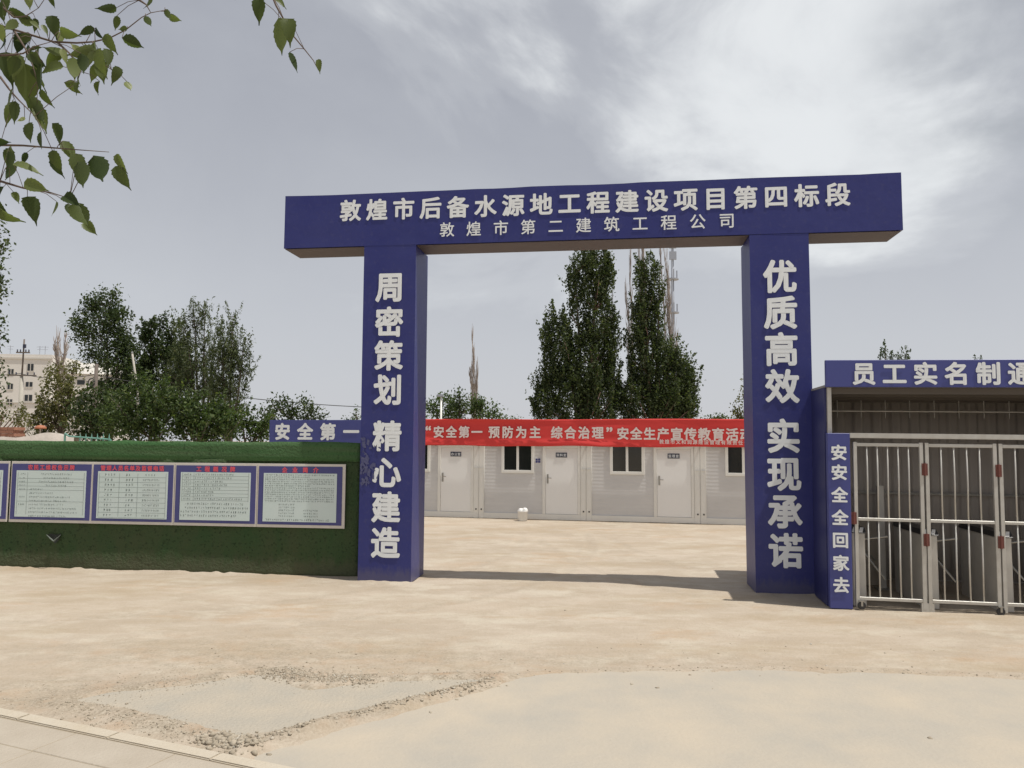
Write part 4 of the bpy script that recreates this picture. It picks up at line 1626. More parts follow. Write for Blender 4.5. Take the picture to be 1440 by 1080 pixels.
# ------------------------------------------------------------------ trees behind the cabins
make_tree('poplar_tree', 822, 38,
          [(840, 385, 20, 42), (852, 400, 15, 40), (824, 378, 12, 30), (806, 395, 8, 30), (812, 420, 14, 30), (840, 455, 26, 48), (858, 480, 14, 45), (826, 520, 34, 60), (790, 500, 26, 62), (771, 500, 10, 55), (766, 560, 18, 42),
           (756, 575, 8, 25), (800, 560, 40, 48), (845, 560, 30, 50), (863, 540, 12, 45), (778, 455, 5, 25)],
          'tall dark green poplar with twin spires, left one behind the cabins', mat='leaf_poplar', vstretch=2.0, dens=3.1, leaf_n=56, csize=0.33,
          leaf=0.125, spray=1.15, out=0.22, trunk_px=[(840, 360), (808, 385), (790, 470)], limbs=150, updir=0.9, limb_r=0.028, limb_mat='bark_red')
make_tree('poplar_tree', 918, 38,
          [(906, 405, 13, 42), (903, 450, 16, 40), (926, 400, 8, 34, 0.7), (920, 376, 8, 12, 0.6), (918, 430, 10, 30, 0.8), (896, 500, 16, 50), (925, 470, 14, 36), (925, 530, 30, 60), (948, 540, 22, 60), (964, 545, 14, 45),
           (975, 535, 9, 18), (900, 565, 30, 42), (940, 570, 40, 40), (880, 575, 12, 30), (968, 580, 12, 28)],
          'dark green poplar with a narrow split top, right one behind the cabins', mat='leaf_poplar', vstretch=1.9, dens=3.1, leaf_n=56, csize=0.33,
          leaf=0.125, spray=1.15, out=0.25, trunk_px=[(906, 372), (928, 375), (945, 490)], limbs=140, updir=0.8, limb_r=0.028, limb_mat='bark_red')
bare_tree('bare_poplar', 890, 42, [(887, 350, 890, 610), (880, 400, 888, 560)], 'pale leafless poplar top between the two dark poplars', 9, 85, r=0.04, twig=0.010)
bare_tree('bare_poplar', 908, 41.2, [(899, 318, 906, 610), (905, 325, 908, 560), (902, 330, 907, 520)], 'pinkish leafless stems rising through the split poplar top', 8, 75, r=0.05, twig=0.010)
bare_tree('bare_poplar', 948, 40, [(929, 342, 943, 610), (935, 352, 946, 540), (940, 400, 948, 560), (951, 470, 953, 590)], 'pale leafless poplar beside the mast at the right', 12, 75, r=0.05, twig=0.010)
bare_tree('bare_poplar', 667, 52, [(664, 472, 668, 610), (667, 500, 668, 600), (670, 512, 671, 600), (661, 520, 666, 590)], 'lone bleached dead poplar standing above low bushes', 7, 80, r=0.06, twig=0.013)
make_tree('round_bush', 616, 46, [(606, 578, 14, 18), (622, 576, 16, 20), (634, 580, 14, 18)], 'green bush against the left gate pillar, behind the banner', 'bush', 'bushes behind the red banner', mat='leaf_mid', dens=2.0, csize=0.4, leaf=0.17, limbs=12)
make_tree('round_bush', 645, 45, [(640, 578, 12, 20), (650, 574, 9, 22), (646, 562, 4, 14)], 'spiky topped green bush next to the bleached dead poplar', 'bush', 'bushes behind the red banner', mat='leaf_dark', vstretch=1.5, dens=1.3, csize=0.35, leaf=0.16, limbs=12)
make_tree('round_bush', 680, 46, [(668, 576, 12, 20), (682, 578, 16, 16), (695, 582, 9, 12), (674, 566, 6, 12)], 'green bush at the foot of the bleached dead poplar', 'bush', 'bushes behind the red banner', mat='leaf_mid', dens=2.0, csize=0.4, leaf=0.17, limbs=12)
make_tree('round_bush', 716, 60, [(712, 590, 10, 5), (722, 592, 8, 4)], 'low far bush just above the middle of the banner', 'bush', 'bushes behind the red banner', mat='leaf_mid', dens=1.3, csize=0.4, leaf=0.17, limbs=6)
make_tree('small_tree', 1043, 44, [(1040, 580, 8, 16), (1046, 568, 8, 24), (1050, 555, 8, 20), (1036, 590, 7, 8)], 'small reddish green tree touching the right gate pillar', mat='leaf_olive', vstretch=1.5, dens=0.9, csize=0.35, leaf=0.15, limbs=25, limb_mat='bark_red')
make_tree('round_bush', 1005, 60, [(998, 592, 14, 5), (1014, 590, 10, 6), (1028, 593, 8, 4)], 'low far bushes between split poplar and right gate pillar', 'bush', 'bushes behind the red banner', mat='leaf_mid', dens=1.2, csize=0.4, leaf=0.17, limbs=6)
for px_, lab_, top_, w_ in ((1244, 'dark poplar tips showing above the shelter, left pair', 492, 10), (1272, 'dark poplar tips showing above the shelter, right of the pair', 494, 8), (1376, 'single tiny poplar tip above the shelter roof', 501, 4)):
    lbs = [(px_ - w_ * .6, top_ + 16, w_ * .35, 15), (px_ + w_ * .1, top_ + 14, w_ * .3, 17), (px_ + w_ * .8, top_ + 18, w_ * .3, 13), (px_, top_ + 70, w_ * 1.2, 48)]
    make_tree('poplar_tree', px_, 52, lbs, lab_, group='poplar tips above the shelter', mat='leaf_dark', spray=0.9, out=0.15, dens=2.0, csize=0.26, leaf=0.13, limbs=20, updir=1.0)

# ------------------------------------------------------------------ trees on the left
make_tree('broadleaf_tree', 155, 42,
          [(150, 430, 26, 26), (125, 456, 24, 26), (165, 452, 18, 36), (140, 424, 20, 16), (112, 464, 14, 14), (150, 482, 34, 34), (160, 525, 30, 44), (174, 500, 18, 44), (160, 570, 44, 45), (130, 500, 14, 20, .6)],
          'tallest dark broadleaf tree at the left, top-heavy crown', mat='leaf_dark', dens=1.9, leaf_n=46, csize=0.42, leaf=0.16, limbs=60, trunk_px=[(148, 430), (168, 470)])
make_tree('broadleaf_tree', 215, 44,
          [(212, 466, 18, 24), (203, 500, 20, 38), (225, 478, 18, 34), (246, 478, 15, 32), (232, 522, 36, 46), (210, 565, 44, 44), (252, 520, 24, 42), (190, 520, 16, 30)],
          'dark feathery tree between the top-heavy tree and the willows', mat='leaf_dark', spray=0.8, out=0.3, dens=2.2, leaf_n=42, csize=0.36, leaf=0.15, limbs=50, updir=0.9, trunk_px=[(212, 455), (244, 460)])
make_tree('willow_tree', 285, 41,
          [(272, 446, 17, 22, 0.5), (286, 434, 10, 16, 0.4), (260, 464, 18, 28, 0.7), (292, 468, 14, 34, 0.7), (268, 505, 30, 40, 1.0), (300, 525, 26, 44), (285, 570, 40, 42), (250, 545, 26, 44)],
          'grey green willow with thin see-through top', mat='leaf_willow', spray=1.2, out=0.3, dens=1.6, leaf_n=40, csize=0.30, leaf=0.17, asp=0.30, limbs=130, updir=1.1, trunk_px=[(272, 430), (288, 440), (300, 480), (262, 470)], limb_r=0.018, trunk_r=0.15)
make_tree('willow_tree', 322, 39,
          [(328, 452, 9, 18, 0.7), (320, 482, 20, 32, 1.1), (341, 498, 13, 30, 0.9), (312, 525, 24, 44), (336, 530, 17, 38, 0.9), (315, 572, 28, 42), (350, 510, 6, 24, .6)],
          'upright grey green willow at the right end of the left tree group', mat='leaf_willow', spray=1.25, out=0.35, dens=1.7, leaf_n=42, csize=0.30, leaf=0.17, asp=0.30, limbs=110, updir=1.1, trunk_px=[(328, 445), (344, 480), (312, 490)], limb_r=0.018, trunk_r=0.14)
SH = 'shrubs behind the green hoarding'
make_tree('shrub', 210, 33, [(190, 572, 38, 36), (215, 556, 28, 28), (228, 590, 44, 30), (170, 592, 30, 26), (250, 565, 22, 22), (200, 606, 62, 16)], 'bright green shrub rising over the hoarding below the dark trees', 'shrub', SH, mat='leaf_mid', spray=0.95, out=0.8, dens=2.3, leaf_n=40, csize=0.36, leaf=0.16, limbs=25, asp=0.4)
make_tree('shrub', 285, 33, [(265, 584, 30, 30), (292, 588, 32, 28), (316, 594, 24, 22), (285, 607, 54, 14)], 'mid green shrub over the hoarding below the willows', 'shrub', SH, mat='leaf_mid', spray=0.95, out=0.8, dens=2.3, leaf_n=40, csize=0.36, leaf=0.15, limbs=25)
make_tree('shrub', 138, 34, [(112, 592, 20, 28), (138, 580, 22, 38), (156, 596, 20, 22), (128, 560, 14, 22, .6)], 'dark shrub at the foot of the short wooden pole', 'shrub', SH, mat='leaf_dark', dens=2.3, leaf_n=40, csize=0.36, leaf=0.15, limbs=20)
make_tree('shrub', 75, 36, [(68, 580, 28, 30), (90, 566, 24, 34), (60, 602, 34, 18), (98, 592, 22, 24), (78, 548, 18, 20, .6), (100, 545, 14, 20, .6)], 'olive yellow shrub before the cream apartment block', 'shrub', SH, mat='leaf_olive', spray=0.95, out=0.8, dens=1.8, leaf_n=36, csize=0.38, leaf=0.15, limbs=60)
make_tree('shrub', 8, 34, [(6, 592, 16, 20, .6), (20, 585, 12, 26, .45), (38, 594, 14, 18, .7), (-10, 580, 16, 30, .6)], 'thin dry shrub in front of the utility pole at the far left', 'shrub', SH, mat='leaf_olive', spray=0.95, out=0.8, dens=0.8, leaf_n=28, csize=0.36, leaf=0.13, limbs=60, limb_mat='bark_red')
make_tree('shrub', 352, 36, [(340, 590, 20, 24), (362, 594, 22, 20), (352, 609, 40, 12)], 'low green shrub right of the willows', 'shrub', SH, mat='leaf_mid', spray=0.95, out=0.8, dens=2.3, leaf_n=38, csize=0.36, leaf=0.15, limbs=14)
make_tree('round_tree', 400, 43, [(393, 574, 20, 18), (412, 568, 22, 14), (430, 578, 20, 18), (378, 590, 22, 18), (405, 598, 44, 22), (444, 592, 12, 12)], 'rounded dark tree above the blue roof sign', mat='leaf_dark', dens=1.2, leaf_n=40, csize=0.42, leaf=0.17, limbs=30)
make_tree('round_bush', 500, 55, [(502, 585, 8, 10, 0.7), (494, 592, 12, 5, 0.6)], 'small thin bush between blue roof sign and left pillar', 'bush', mat='leaf_mid', dens=0.8, csize=0.36, leaf=0.16, limbs=10)
make_tree('dried_tree', 85, 60, [(84, 528, 16, 14, 0.9), (72, 530, 12, 12, 0.7), (98, 522, 14, 10, 0.7), (105, 512, 8, 8, 0.5), (84, 550, 22, 18, 0.8)], 'half dead tree with bare crown before the apartment block', mat='leaf_olive', dens=0.9, leaf_n=30, csize=0.6, leaf=0.2, limbs=30)
bare_tree('bare_tree', 86, 62, [(82, 468, 85, 600), (92, 470, 87, 560), (77, 480, 84, 560)], 'leafless pale twigs rising out of the half dead tree', 14, 70, r=0.08, twig=0.022)
make_tree('poplar_tree', -8, 30, [(-8, 340, 12, 45), (-8, 420, 14, 70), (-6, 380, 13, 60), (-9, 470, 13, 40), (-14, 540, 20, 60)], 'poplar edge just entering at the far left of the photograph', mat='leaf_dark', vstretch=1.7, dens=1.1, csize=0.34, leaf=0.15, limbs=40, updir=0.7)

# ------------------------------------------------------------------ buildings, poles, masts
apt = thing('apartment_building', tuple(at(20, 600, 145)[:2]) + (0,), R(6), 'cream four storey apartment block at the far left behind the trees', 'building')
mb = MB()
mb.box(-30, 6.1, 0, 12, 0, 18.3)
w_ = mb.build('wall', 'apartment', apt)
mb = MB()
mb.box(6.12, 13.5, 3.0, 12, 0, 14.6)
mb.build('side_wing', 'apartment', apt)
mb = MB()
mb.box(-30.2, 6.3, -0.2, 0.0, 17.4, 17.7)
mb.box(-30.2, 6.3, -0.2, 0.0, 9.0, 9.15)
mb.build('cornice', 'apartment_white', apt)
k_ = 145 / F_PX
o20 = at(20, 600, 145)
for (wpx, wpy, ww, wh) in ((16, 523, 9, 8), (42, 517, 10, 11), (15, 544, 9, 9), (40, 541, 11, 8), (39, 560, 12, 10), (14, 566, 9, 9), (-12, 524, 9, 8), (-12, 545, 9, 9), (-12, 566, 9, 9)):
    P = at(wpx, wpy, 145) - o20
    x, z = P[0], P[2] + o20[2]
    a, b_ = ww * k_ / 2, wh * k_ / 2
    mb = MB()
    mb.box(x - a, x + a, -0.10, -0.003, z - b_, z - b_ + .15)
    mb.box(x - a, x - a + .12, -0.06, -0.003, z - b_ + .15, z + b_)
    mb.box(x + a - .12, x + a, -0.06, -0.003, z - b_ + .15, z + b_)
    mb.box(x - .06, x + .06, -0.06, -0.003, z - b_ + .15, z + b_)
    wn_ = mb.build('window', 'apartment_white', apt)
    mb = MB()
    mb.box(x - a + .12, x + a - .12, -0.03, -0.006, z - b_ + .15, z + b_)
    mb.build('pane', 'glass', wn_)
for dx in (-3.0, 2.4, 3.4):
    mb = MB()
    mb.tube([(dx, 3, 18.3), (dx, 3, 20.3)], 0.06, 5)
    mb.tube([(dx - .6, 3, 20.1), (dx + .6, 3, 20.1)], 0.05, 5)
    mb.tube([(dx - .5, 3, 19.6), (dx + .5, 3, 19.6)], 0.05, 5)
    mb.build('roof_antenna', 'mast', apt)
b2 = thing('low_apartment_building', tuple(at(112, 600, 120)[:2]) + (0,), R(12), 'white topped low block with dark windows behind the half dead tree', 'building')
mb = MB()
mb.box(-3.5, 5.5, 0, 8, 0, 12.4)
mb.build('wall', 'apartment', b2)
mb = MB()
mb.v = [(-3.8, -.4, 12.42), (5.8, -.4, 12.42), (5.8, 8.3, 12.42), (-3.8, 8.3, 12.42), (-2.2, 2.5, 14.4), (5.8, 2.5, 14.4), (5.8, 5.0, 14.4), (-2.2, 5.0, 14.4)]
mb.f = [(0, 3, 2, 1), (4, 5, 6, 7), (0, 1, 5, 4), (1, 2, 6, 5), (2, 3, 7, 6), (3, 0, 4, 7)]
mb.build('roof', 'apartment_white', b2)
for x, z in ((-.1, 12.0 - .9), (-.1, 8.4), (2.8, 11.1)):
    mb = MB()
    mb.box(x - .65, x + .65, -0.06, -0.003, z - .45, z + .45)
    wn_ = mb.build('window', 'apartment_white', b2)
    mb = MB()
    mb.box(x - .55, x + .55, -0.08, -0.061, z - .36, z + .36)
    mb.build('pane', 'glass', wn_)


def at0(px, Y):
    p = at(px, 600, Y)
    return (p[0], p[1], 0)


def zat(py, Y, px=720):
    return at(px, py, Y)[2]


p1 = at0(28, 50)
up = thing('utility_pole', p1, R(5), 'pale concrete utility pole with two crossarms before the apartment block', 'utility pole')
z1, z2, z3 = zat(528, 50, 28), zat(496, 50, 28), zat(477, 50, 28)
MB().tube([(0, 0, 0), (-.05, 0, z1)], [0.17, 0.12], 10).build('pole', 'concrete_pole', up, smooth=True)
MB().tube([(-.05, 0, z1 - .3), (-.02, 0, z3)], [0.055, 0.045], 8).build('extension_rod', 'wood_pole', up, smooth=True)
for zz, hw in ((z1, 0.9), (z2, 0.42)):
    mb = MB()
    mb.box(-hw, hw, -.14, -.06, zz - .04, zz + .04)
    arm = mb.build('crossarm', 'wood_pole', up)
    for q in (-.85, -.4, .4, .85):
        m2 = MB()
        m2.lathe([(0.03, 0), (0.05, 0.05), (0.03, 0.09), (0.05, 0.13), (0.02, 0.17)], cx=q * hw, cy=-.1, sides=8)
        m2.v = [(v[0], v[1], v[2] + zz + .04) for v in m2.v]
        m2.build('insulator', 'dark', arm)
MB().box(-.02, .14, -.14, -.02, z2 + .30, z2 + .55).build('switch_box', 'dark', up)
p2 = at0(131, 40)
up2 = thing('wooden_pole', p2, 0, 'dark wooden pole with coiled cable standing before the trees', 'utility pole')
MB().tube([(0, 0, 0), (.03, 0, zat(512, 40, 131))], [0.13, 0.09], 9).build('pole', 'wood_pole', up2, smooth=True)
mb = MB()
zc = zat(538, 40, 131)
mb.tube([(-.12 + .17 * math.cos(a), -.14, zc + .2 * math.sin(a)) for a in np.linspace(0, 6.1, 14)], 0.03, 6)
mb.build('cable_coil', 'wire', up2)
mb = MB()
mb.box(-.3, .3, -.2, -.13, zat(588, 40, 131) - .04, zat(588, 40, 131) + .04)
mb.build('crossarm', 'wood_pole', up2)
p3 = at(195, 560, 37)
lp = thing('leaning_pole', (p3[0], p3[1], 0), 0, 'thin pale pole leaning left in front of the dark trees', 'pole')
e3 = at(186, 497, 37) - np.array([p3[0], p3[1], 0])
MB().tube([(0.25, 0, 0), tuple(at(193, 545, 37) - np.array([p3[0], p3[1], 0])), tuple(e3)], [0.06, 0.05, 0.045], 8).build('shaft', 'concrete_pole', lp, smooth=True)
zc = float(e3[2]) - 0.02
MB().lathe([(0.04, zc), (0.06, zc + 0.04), (0.03, zc + 0.12)], cx=float(e3[0]), cy=float(e3[1]), sides=8).build('end_cap', 'steel', lp)


def cable(a, b, sag, label, r=0.02):
    a, b = np.array(a, float), np.array(b, float)
    t = thing('power_cable', tuple(a), 0, label, 'cable', 'overhead cables')
    pts = [(b - a) * s - np.array([0, 0, 4 * sag * s * (1 - s)]) for s in np.linspace(0, 1, 15)]
    MB().tube(pts, r, 5).build('strand', 'wire', t, smooth=True)


cable(at(-60, 522, 52), at(28, 525, 50), 0.2, 'overhead cable running left off the concrete pole')
cable(at(28, 525, 49.9), at(131, 527, 40), 0.25, 'overhead cable from concrete pole to the wooden pole')
cable(at(131, 527, 40), at(560, 574, 44), 0.35, 'overhead cable sagging from wooden pole to behind left gate pillar', 0.022)
cable(at(560, 560, 46), at(800, 602, 46), 0.2, 'overhead cable seen through the gate left of the poplars', 0.02)

tm = thing('telecom_mast', at0(948, 110), 0, 'slim grey telecom mast with platforms beside the leafless poplar', 'mast')
mb = MB()
mb.tube([(0, 0, 0), (0, 0, zat(300, 110, 948))], [0.36, 0.16], 10)
mb.build('pole', 'mast', tm, smooth=True)
for py_ in (394, 441):
    zz = zat(py_, 110, 948)
    mb = MB()
    mb.lathe([(0.2, zz), (0.9, zz + .05), (0.9, zz + .2), (0.2, zz + .25)], sides=14)
    pf = mb.build('platform', 'mast', tm)
    for k in range(3):
        a = k * 2.094 + .5
        m2 = MB()
        m2.box(math.cos(a) * .8 - .09, math.cos(a) * .8 + .09, math.sin(a) * .8 - .06, math.sin(a) * .8 + .06, zz + .2, zz + 1.5)
        m2.build('antenna', 'mast', pf)
for py_ in (350, 366):
    zz = zat(py_, 110, 948)
    m2 = MB()
    m2.box(-.5, .5, -.5, -.2, zz, zz + 1.2)
    m2.build('antenna', 'mast', tm)
ts = thing('spire_mast', at0(862, 150), 0, 'thin distant spire behind the left poplar', 'mast')
mb = MB()
mb.tube([(0, 0, 0), (0, 0, zat(440, 150, 862)), (0, 0, zat(430, 150, 862)), (0, 0, zat(390, 150, 862))], [0.40, 0.30, 0.16, 0.04], 8)
mb.build('shaft', 'mast', ts)
MB().lathe([(0.3, zat(446, 150, 862)), (0.6, zat(445, 150, 862)), (0.6, zat(442, 150, 862)), (0.3, zat(441, 150, 862))], sides=10).build('gallery', 'mast', ts)
sl = thing('floodlight_pole', at0(620, 40), 0, 'thin white floodlight pole above the banner by the left pillar', 'light pole')
MB().tube([(0, 0, 0), (0, 0, zat(558, 40, 620))], [0.07, 0.05], 8).build('pole', 'cabin_white', sl, smooth=True)
MB().box(-.22, .12, -.12, .05, zat(558, 40, 620), zat(554.5, 40, 620)).build('lamp_head', 'mast', sl, bevel=0.02)

# odds and ends behind the hoarding
pr_ = thing('parasol', at0(57, 30), 0, 'small orange parasol among the shrubs above the hoarding', 'parasol')
zc = zat(603, 30, 57)
MB().tube([(0, 0, 0), (0, 0, zc + .2)], 0.03, 8).build('pole', 'concrete_pole', pr_)
MB().lathe([(0.20, zc), (0.22, zc + .02), (0.20, zc + .07), (0.11, zc + .13), (0.02, zc + .15)], sides=14).build('canopy', 'orange', pr_, smooth=True)
bs_ = thing('brick_stack', at0(2, 26), R(-7), 'stack of red bricks at the left edge behind the hoarding', 'brick stack')
mb = MB()
for k in range(24):
    for j in range(5):
        mb.box(-.85 + j * .26 + (k % 2) * .05, -.85 + j * .26 + (k % 2) * .05 + .245, random.uniform(-.01, .01), .5, k * .105, k * .105 + .098)
mb.build('bricks', 'brick', bs_)
rw = thing('low_wall', at0(40, 24), R(-7), 'pale rubble wall crest just above the hoarding at the left', 'wall')
nx = 60
xs = np.linspace(-1.9, 1.55, nx)
zt = zat(616, 24, 40) + 0.09 * vnoise(xs * 2.3, xs * 0, 5) + 0.10 * np.exp(-((xs - .75) / .5) ** 2)
V = np.concatenate([np.stack([xs, 0 * xs, 0 * xs], 1), np.stack([xs, 0.02 + 0 * xs, zt], 1), np.stack([xs, .3 + 0 * xs, zt - .02], 1), np.stack([xs, .35 + 0 * xs, 0 * xs], 1)])
i = np.arange(nx - 1)
Fq = np.vstack([np.stack([i + k * nx, i + 1 + k * nx, i + 1 + (k + 1) * nx, i + (k + 1) * nx], 1) for k in range(3)])
np_mesh('masonry', V, Fq, 'rubble_wall', rw)
tn = thing('mesh_railing', at0(120, 22), R(-7), 'low teal railing with small spikes showing over the hoarding', 'railing')
z0_ = zat(616, 22, 120)
mb = MB()
mb.tube([(-.62, 0, z0_ + .13), (-.5, 0, z0_ + .05), (-.1, 0, z0_ + .02), (.4, 0, z0_ - .01), (.8, 0, z0_ - .04)], 0.025, 6)
mb.tube([(-.62, 0, 0), (-.62, 0, z0_ + .13)], 0.03, 6)
mb.tube([(.8, 0, 0), (.8, 0, z0_ - .04)], 0.03, 6)
rl = mb.build('rail', 'teal', tn)
for k in range(6):
    m2 = MB()
    x = -.15 + k * .18
    m2.tube([(x, 0, z0_ - .6), (x, 0, z0_ + .02), (x + random.uniform(-.02, .02), 0, z0_ + .13)], [0.012, 0.02, 0.004], 5)
    m2.build('spike', 'teal', rl)

# ------------------------------------------------------------------ near tree, its twigs hang into view at the top left
nt_ = thing('street_tree', (-2.55, 1.55, 0), 0, 'street tree whose serrated green leaves hang into the top left corner', 'tree')
NO = np.array([-2.55, 1.55, 0])
KS = 470 / 1440.0


def near(cx, cy, D):
    return at(cx * KS, cy * KS, D) - NO


twigs = [
    (2.05, [(0, 110), (100, 140), (230, 180), (330, 185), (400, 180), (470, 165), (540, 130), (610, 75), (650, 55), (720, 42)]),
    (1.95, [(0, 238), (60, 236), (100, 230), (150, 200), (220, 180)]),
    (1.95, [(0, 330), (40, 385), (80, 430), (120, 470), (150, 500)]),
    (2.1, [(0, 625), (100, 627), (230, 637), (330, 645), (470, 655)]),
    (2.0, [(0, 780), (100, 810), (220, 830), (300, 855)]),
    (2.1, [(1170, -25), (1190, 25), (1215, 70), (1260, 150), (1310, 210), (1350, 260), (1365, 290)]),
    (2.05, [(0, 20), (60, 75), (110, 70), (165, 35)]),
    (2.05, [(250, 185), (300, 230), (350, 300), (330, 360)]),
    (2.05, [(400, 180), (425, 260), (480, 300)]),
    (1.98, [(60, 130), (110, 210), (140, 280), (160, 350)]),
    (2.05, [(600, 0), (630, 20), (650, 55)]),
]
mbt = MB()
twig_pts = []
for D, pl_ in twigs:
    P = [near(x, y, D) for x, y in pl_]
    n = len(P)
    mbt.tube(P, [0.0033 * (1 - 0.75 * k / (n - 1)) for k in range(n)], 6)
    for k in range(n - 1):
        for s in np.linspace(0, 1, 8):
            twig_pts.append(P[k] + (P[k + 1] - P[k]) * s)
twig_pts = np.array(twig_pts)
LV = [(125, 8, 80, 70), (225, 8, 70, 50), (640, 20, 95, 60), (460, 37, 170, 75), (20, 30, 100, 80), (105, 75, 200, 50), (152, 110, 95, 55), (232, 115, 80, 90), (195, 130, 60, 50), (260, 165, 90, 60), (300, 145, 20, 90),
      (370, 135, 150, 70), (427, 145, 60, 60), (500, 100, 100, 60), (530, 125, 180, 40), (475, 190, 60, 90), (575, 185, 20, 90), (640, 95, 60, 60), (725, 65, 60, 60), (755, 80, 20, 50), (85, 190, 110, 90), (95, 165, 170, 70),
      (15, 200, 90, 70), (40, 300, 80, 140), (65, 285, 95, 110), (70, 340, 60, 80), (130, 250, 80, 100), (115, 370, 90, 170), (160, 300, 95, 170), (180, 340, 90, 130), (225, 265, 160, 110), (215, 290, 170, 100), (230, 220, 200, 90),
      (195, 425, 60, 80), (320, 305, 85, 110), (310, 365, 20, 80), (325, 385, 40, 60), (355, 230, 170, 110), (330, 210, 220, 70), (360, 280, 80, 90), (415, 225, 80, 90), (430, 270, 75, 130), (405, 315, 100, 70), (440, 310, 75, 120),
      (465, 250, 80, 80), (422, 378, 95, 60), (500, 322, 100, 75), (555, 370, 60, 50), (45, 425, 95, 90), (38, 490, 100, 110), (165, 480, 60, 130), (180, 515, 65, 110), (125, 570, 80, 90), (180, 605, 80, 80), (10, 610, 10, 70),
      (255, 580, 60, 100), (300, 655, 60, 100), (335, 715, 75, 110), (350, 755, 70, 130), (55, 665, 60, 70), (40, 695, 90, 80), (45, 745, 80, 90), (120, 720, 10, 110), (250, 715, 70, 110), (430, 735, 65, 140), (520, 705, 70, 80),
      (525, 765, 60, 100), (160, 805, 20, 110), (140, 900, 65, 110), (70, 850, 60, 50), (310, 865, 30, 90), (350, 930, 65, 120), (390, 985, 45, 70), (30, 930, 45, 110), (10, 890, 60, 60), (5, 50, 90, 90), (45, 110, 120, 70), (10, 150, 80, 80),
      (1115, 45, 90, 100), (1020, -8, 80, 50), (1210, 160, 80, 180), (1245, 130, 80, 110), (1265, 270, 70, 85), (1375, 285, 85, 60), (1205, 5, 30, 60)]


def leaf_shape(L, W, curl, fold, nseg=7):
    """serrated ovate leaf with a drawn-out tip: midrib along +x, two rows of vertices each side"""
    V, Fs = [], []
    for k in range(nseg + 1):
        s = k / nseg
        w = W * (math.sin(math.pi * min(1, s * 1.0) ** 0.72)) ** 0.9 * (1 - 0.35 * s)
        if s > 0.78:
            w *= 0.55
        w = max(w, 0.0005)
        bend = -curl * L * s * s
        tooth = (0.10 * W if 0 < k < nseg else 0)
        V += [(L * s, W * .12 * math.sin(s * 3 + curl * 9), bend), (L * s, w, bend + w * fold), (L * s, -w, bend + w * fold),
              (L * (s - 0.3 / nseg), w + tooth, bend + w * fold * 1.08), (L * (s - 0.3 / nseg), -w - tooth, bend + w * fold * 1.08)]
    for k in range(nseg):
        a, b = 5 * k, 5 * (k + 1)
        Fs.append((a, b, b + 1, a + 1))
        Fs.append((b, a, a + 2, b + 2))
        Fs.append((a + 1, b + 1, b + 3))
        Fs.append((b + 2, a + 2, b + 4))
    return V, Fs


mbl = MB()


def add_leaf(base, tipdir, nrm, L, W):
    x = Vector(tipdir).normalized()
    z = Vector(nrm)
    z = (z - x * z.dot(x)).normalized()
    y = z.cross(x)
    V, Fs = leaf_shape(L, W, rl_.uniform(-.05, .42), rl_.uniform(.1, .75))
    b = len(mbl.v)
    for v in V:
        mbl.v.append(tuple(Vector(base) + x * v[0] + y * v[1] + z * v[2]))
    mbl.f.extend(tuple(b + i for i in f) for f in Fs)


rl_ = random.Random(5)
for (D_, pl_) in twigs[:5] + twigs[6:]:
    for _ in range(3):
        k_i = rl_.randrange(len(pl_) - 1)
        u_ = rl_.random()
        X_ = pl_[k_i][0] + (pl_[k_i + 1][0] - pl_[k_i][0]) * u_
        Y_ = pl_[k_i][1] + (pl_[k_i + 1][1] - pl_[k_i][1]) * u_
        if X_ < 420:
            ln_ = rl_.uniform(35, 95)
            a_ = rl_.gauss(85, 38)
            o_ = rl_.uniform(12, 40) + ln_ * .5
            LV.append((X_ + math.cos(R(a_)) * o_, Y_ + math.sin(R(a_)) * o_, a_, ln_))
for (cx, cy, an, ln) in LV:
    D = rl_.uniform(1.92, 2.14)
    L = ln * KS * D / F_PX * 1.12
    c = near(cx, cy, D)
    a = R(an)
    td = np.array([math.cos(a), rl_.uniform(-.25, .25), -math.sin(a)])
    td /= np.linalg.norm(td)
    base = c - td * L * .5
    nr = np.array([rl_.uniform(-1.0, 1.0), -1.0 if rl_.random() < .75 else 1.0, rl_.uniform(-.8, 1.0)])
    add_leaf(base, td, nr, L, L * rl_.uniform(.22, .33))
    d = np.linalg.norm(twig_pts - base, axis=1)
    k = int(np.argmin(d))
    if d[k] < 0.16:
        q = twig_pts[k]
        mbt.tube([q, (q + base) / 2 + np.array([0, 0, .006]), base], [0.0011, 0.0009, 0.0008], 4)
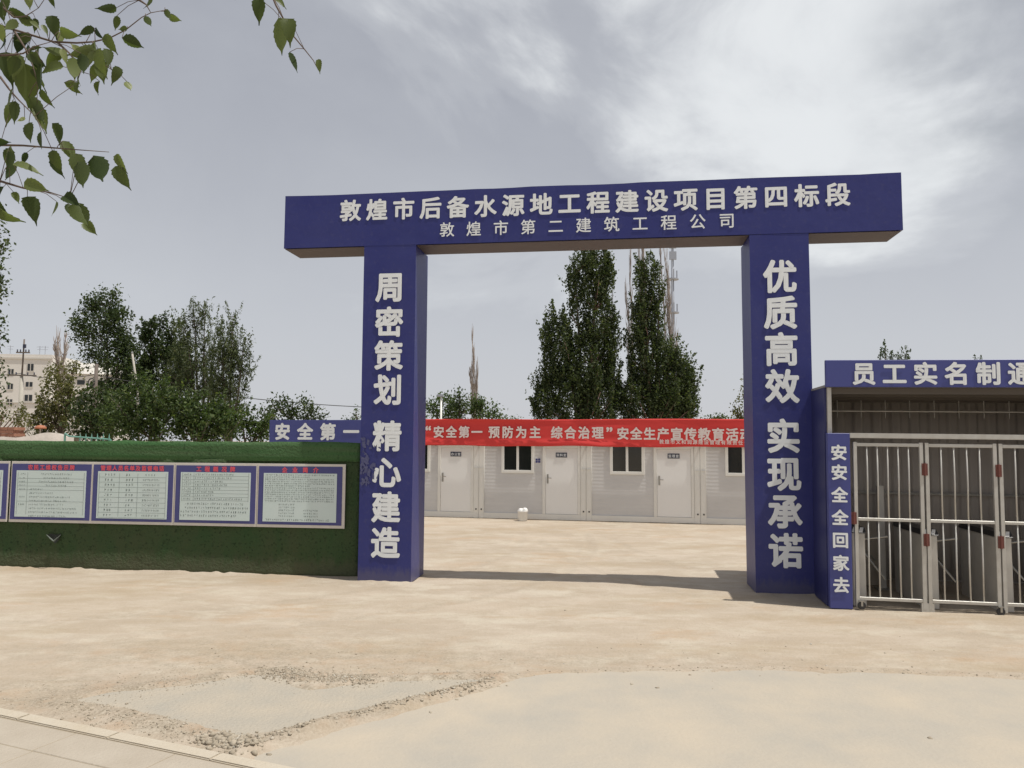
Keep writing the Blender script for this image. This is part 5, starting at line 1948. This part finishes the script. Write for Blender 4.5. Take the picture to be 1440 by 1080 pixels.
# limbs and the rest of the crown, out of the photograph
mbk = MB()
mbk.tube([(0, 0, -.05), (.02, .02, 0.7), (-.03, 0, 1.6), (.03, .03, 2.6), (0, .05, 3.6), (.05, .1, 4.8)], [0.075, 0.062, 0.055, 0.047, 0.035, 0.015], 10)
mbk.build('trunk', 'bark', nt_, smooth=True)
mbb = MB()
src = [(0.02, .02, 2.3), (.02, .03, 2.6), (.02, .02, 2.0), (.0, .01, 1.75), (.0, .01, 1.6)]
for q, (D, cx, cy) in zip(src, ((2.05, 0, 110), (1.95, 0, 238), (1.95, 0, 330), (2.1, 0, 625), (2.0, 0, 780))):
    e = near(cx, cy, D)
    m_ = (np.array(q) + e) / 2 + np.array([-.08, 0, .10])
    mbb.tube([q, m_, e], [0.014, 0.008, 0.0042], 7)
e = near(1170, -25, 2.1)
mbb.tube([(0.02, .03, 3.0), (.55, .2, 3.85), (1.25, .42, 3.95), (1.7, .52, 3.6), e], [0.02, 0.015, 0.011, 0.007, 0.0042], 7)
e = near(600, 0, 2.05)
mbb.tube([(0.9, .3, 3.92), (1.2, .4, 3.6), e], [0.009, 0.006, 0.0042], 7)
e = near(0, 20, 2.05)
mbb.tube([(.02, .03, 2.8), (.6, .3, 2.2), e], [0.012, 0.008, 0.0042], 7)
n_out = 0
while n_out < 1100:
    p = np.array([rl_.gauss(0.0, .8), rl_.gauss(0.2, .7), rl_.uniform(2.2, 5.3)])
    x_, y_ = pix(p + NO) if (p + NO)[1] > 0.3 else (-999, 0)
    if -140 < x_ < 1580 and -140 < y_ < 1200:
        continue
    td = np.array([rl_.gauss(0, .6), rl_.gauss(0, .6), -1])
    add_leaf(p, td, (rl_.gauss(0, 1), rl_.gauss(0, 1), .4), rl_.uniform(.045, .075), rl_.uniform(.015, .023))
    n_out += 1
    if n_out % 9 == 0:
        mbb.tube([(0, .03, min(4.6, p[2] - .3)), p * np.array([.5, .5, 1]), p], [0.008, 0.005, 0.002], 5)
mbb.build('branches', 'bark', nt_, smooth=True)
mbt.build('twigs', 'twig', nt_, smooth=True)
mbl.build('leaves', 'leaf_near', nt_, smooth=True)

bpy.data.objects.remove(_to)
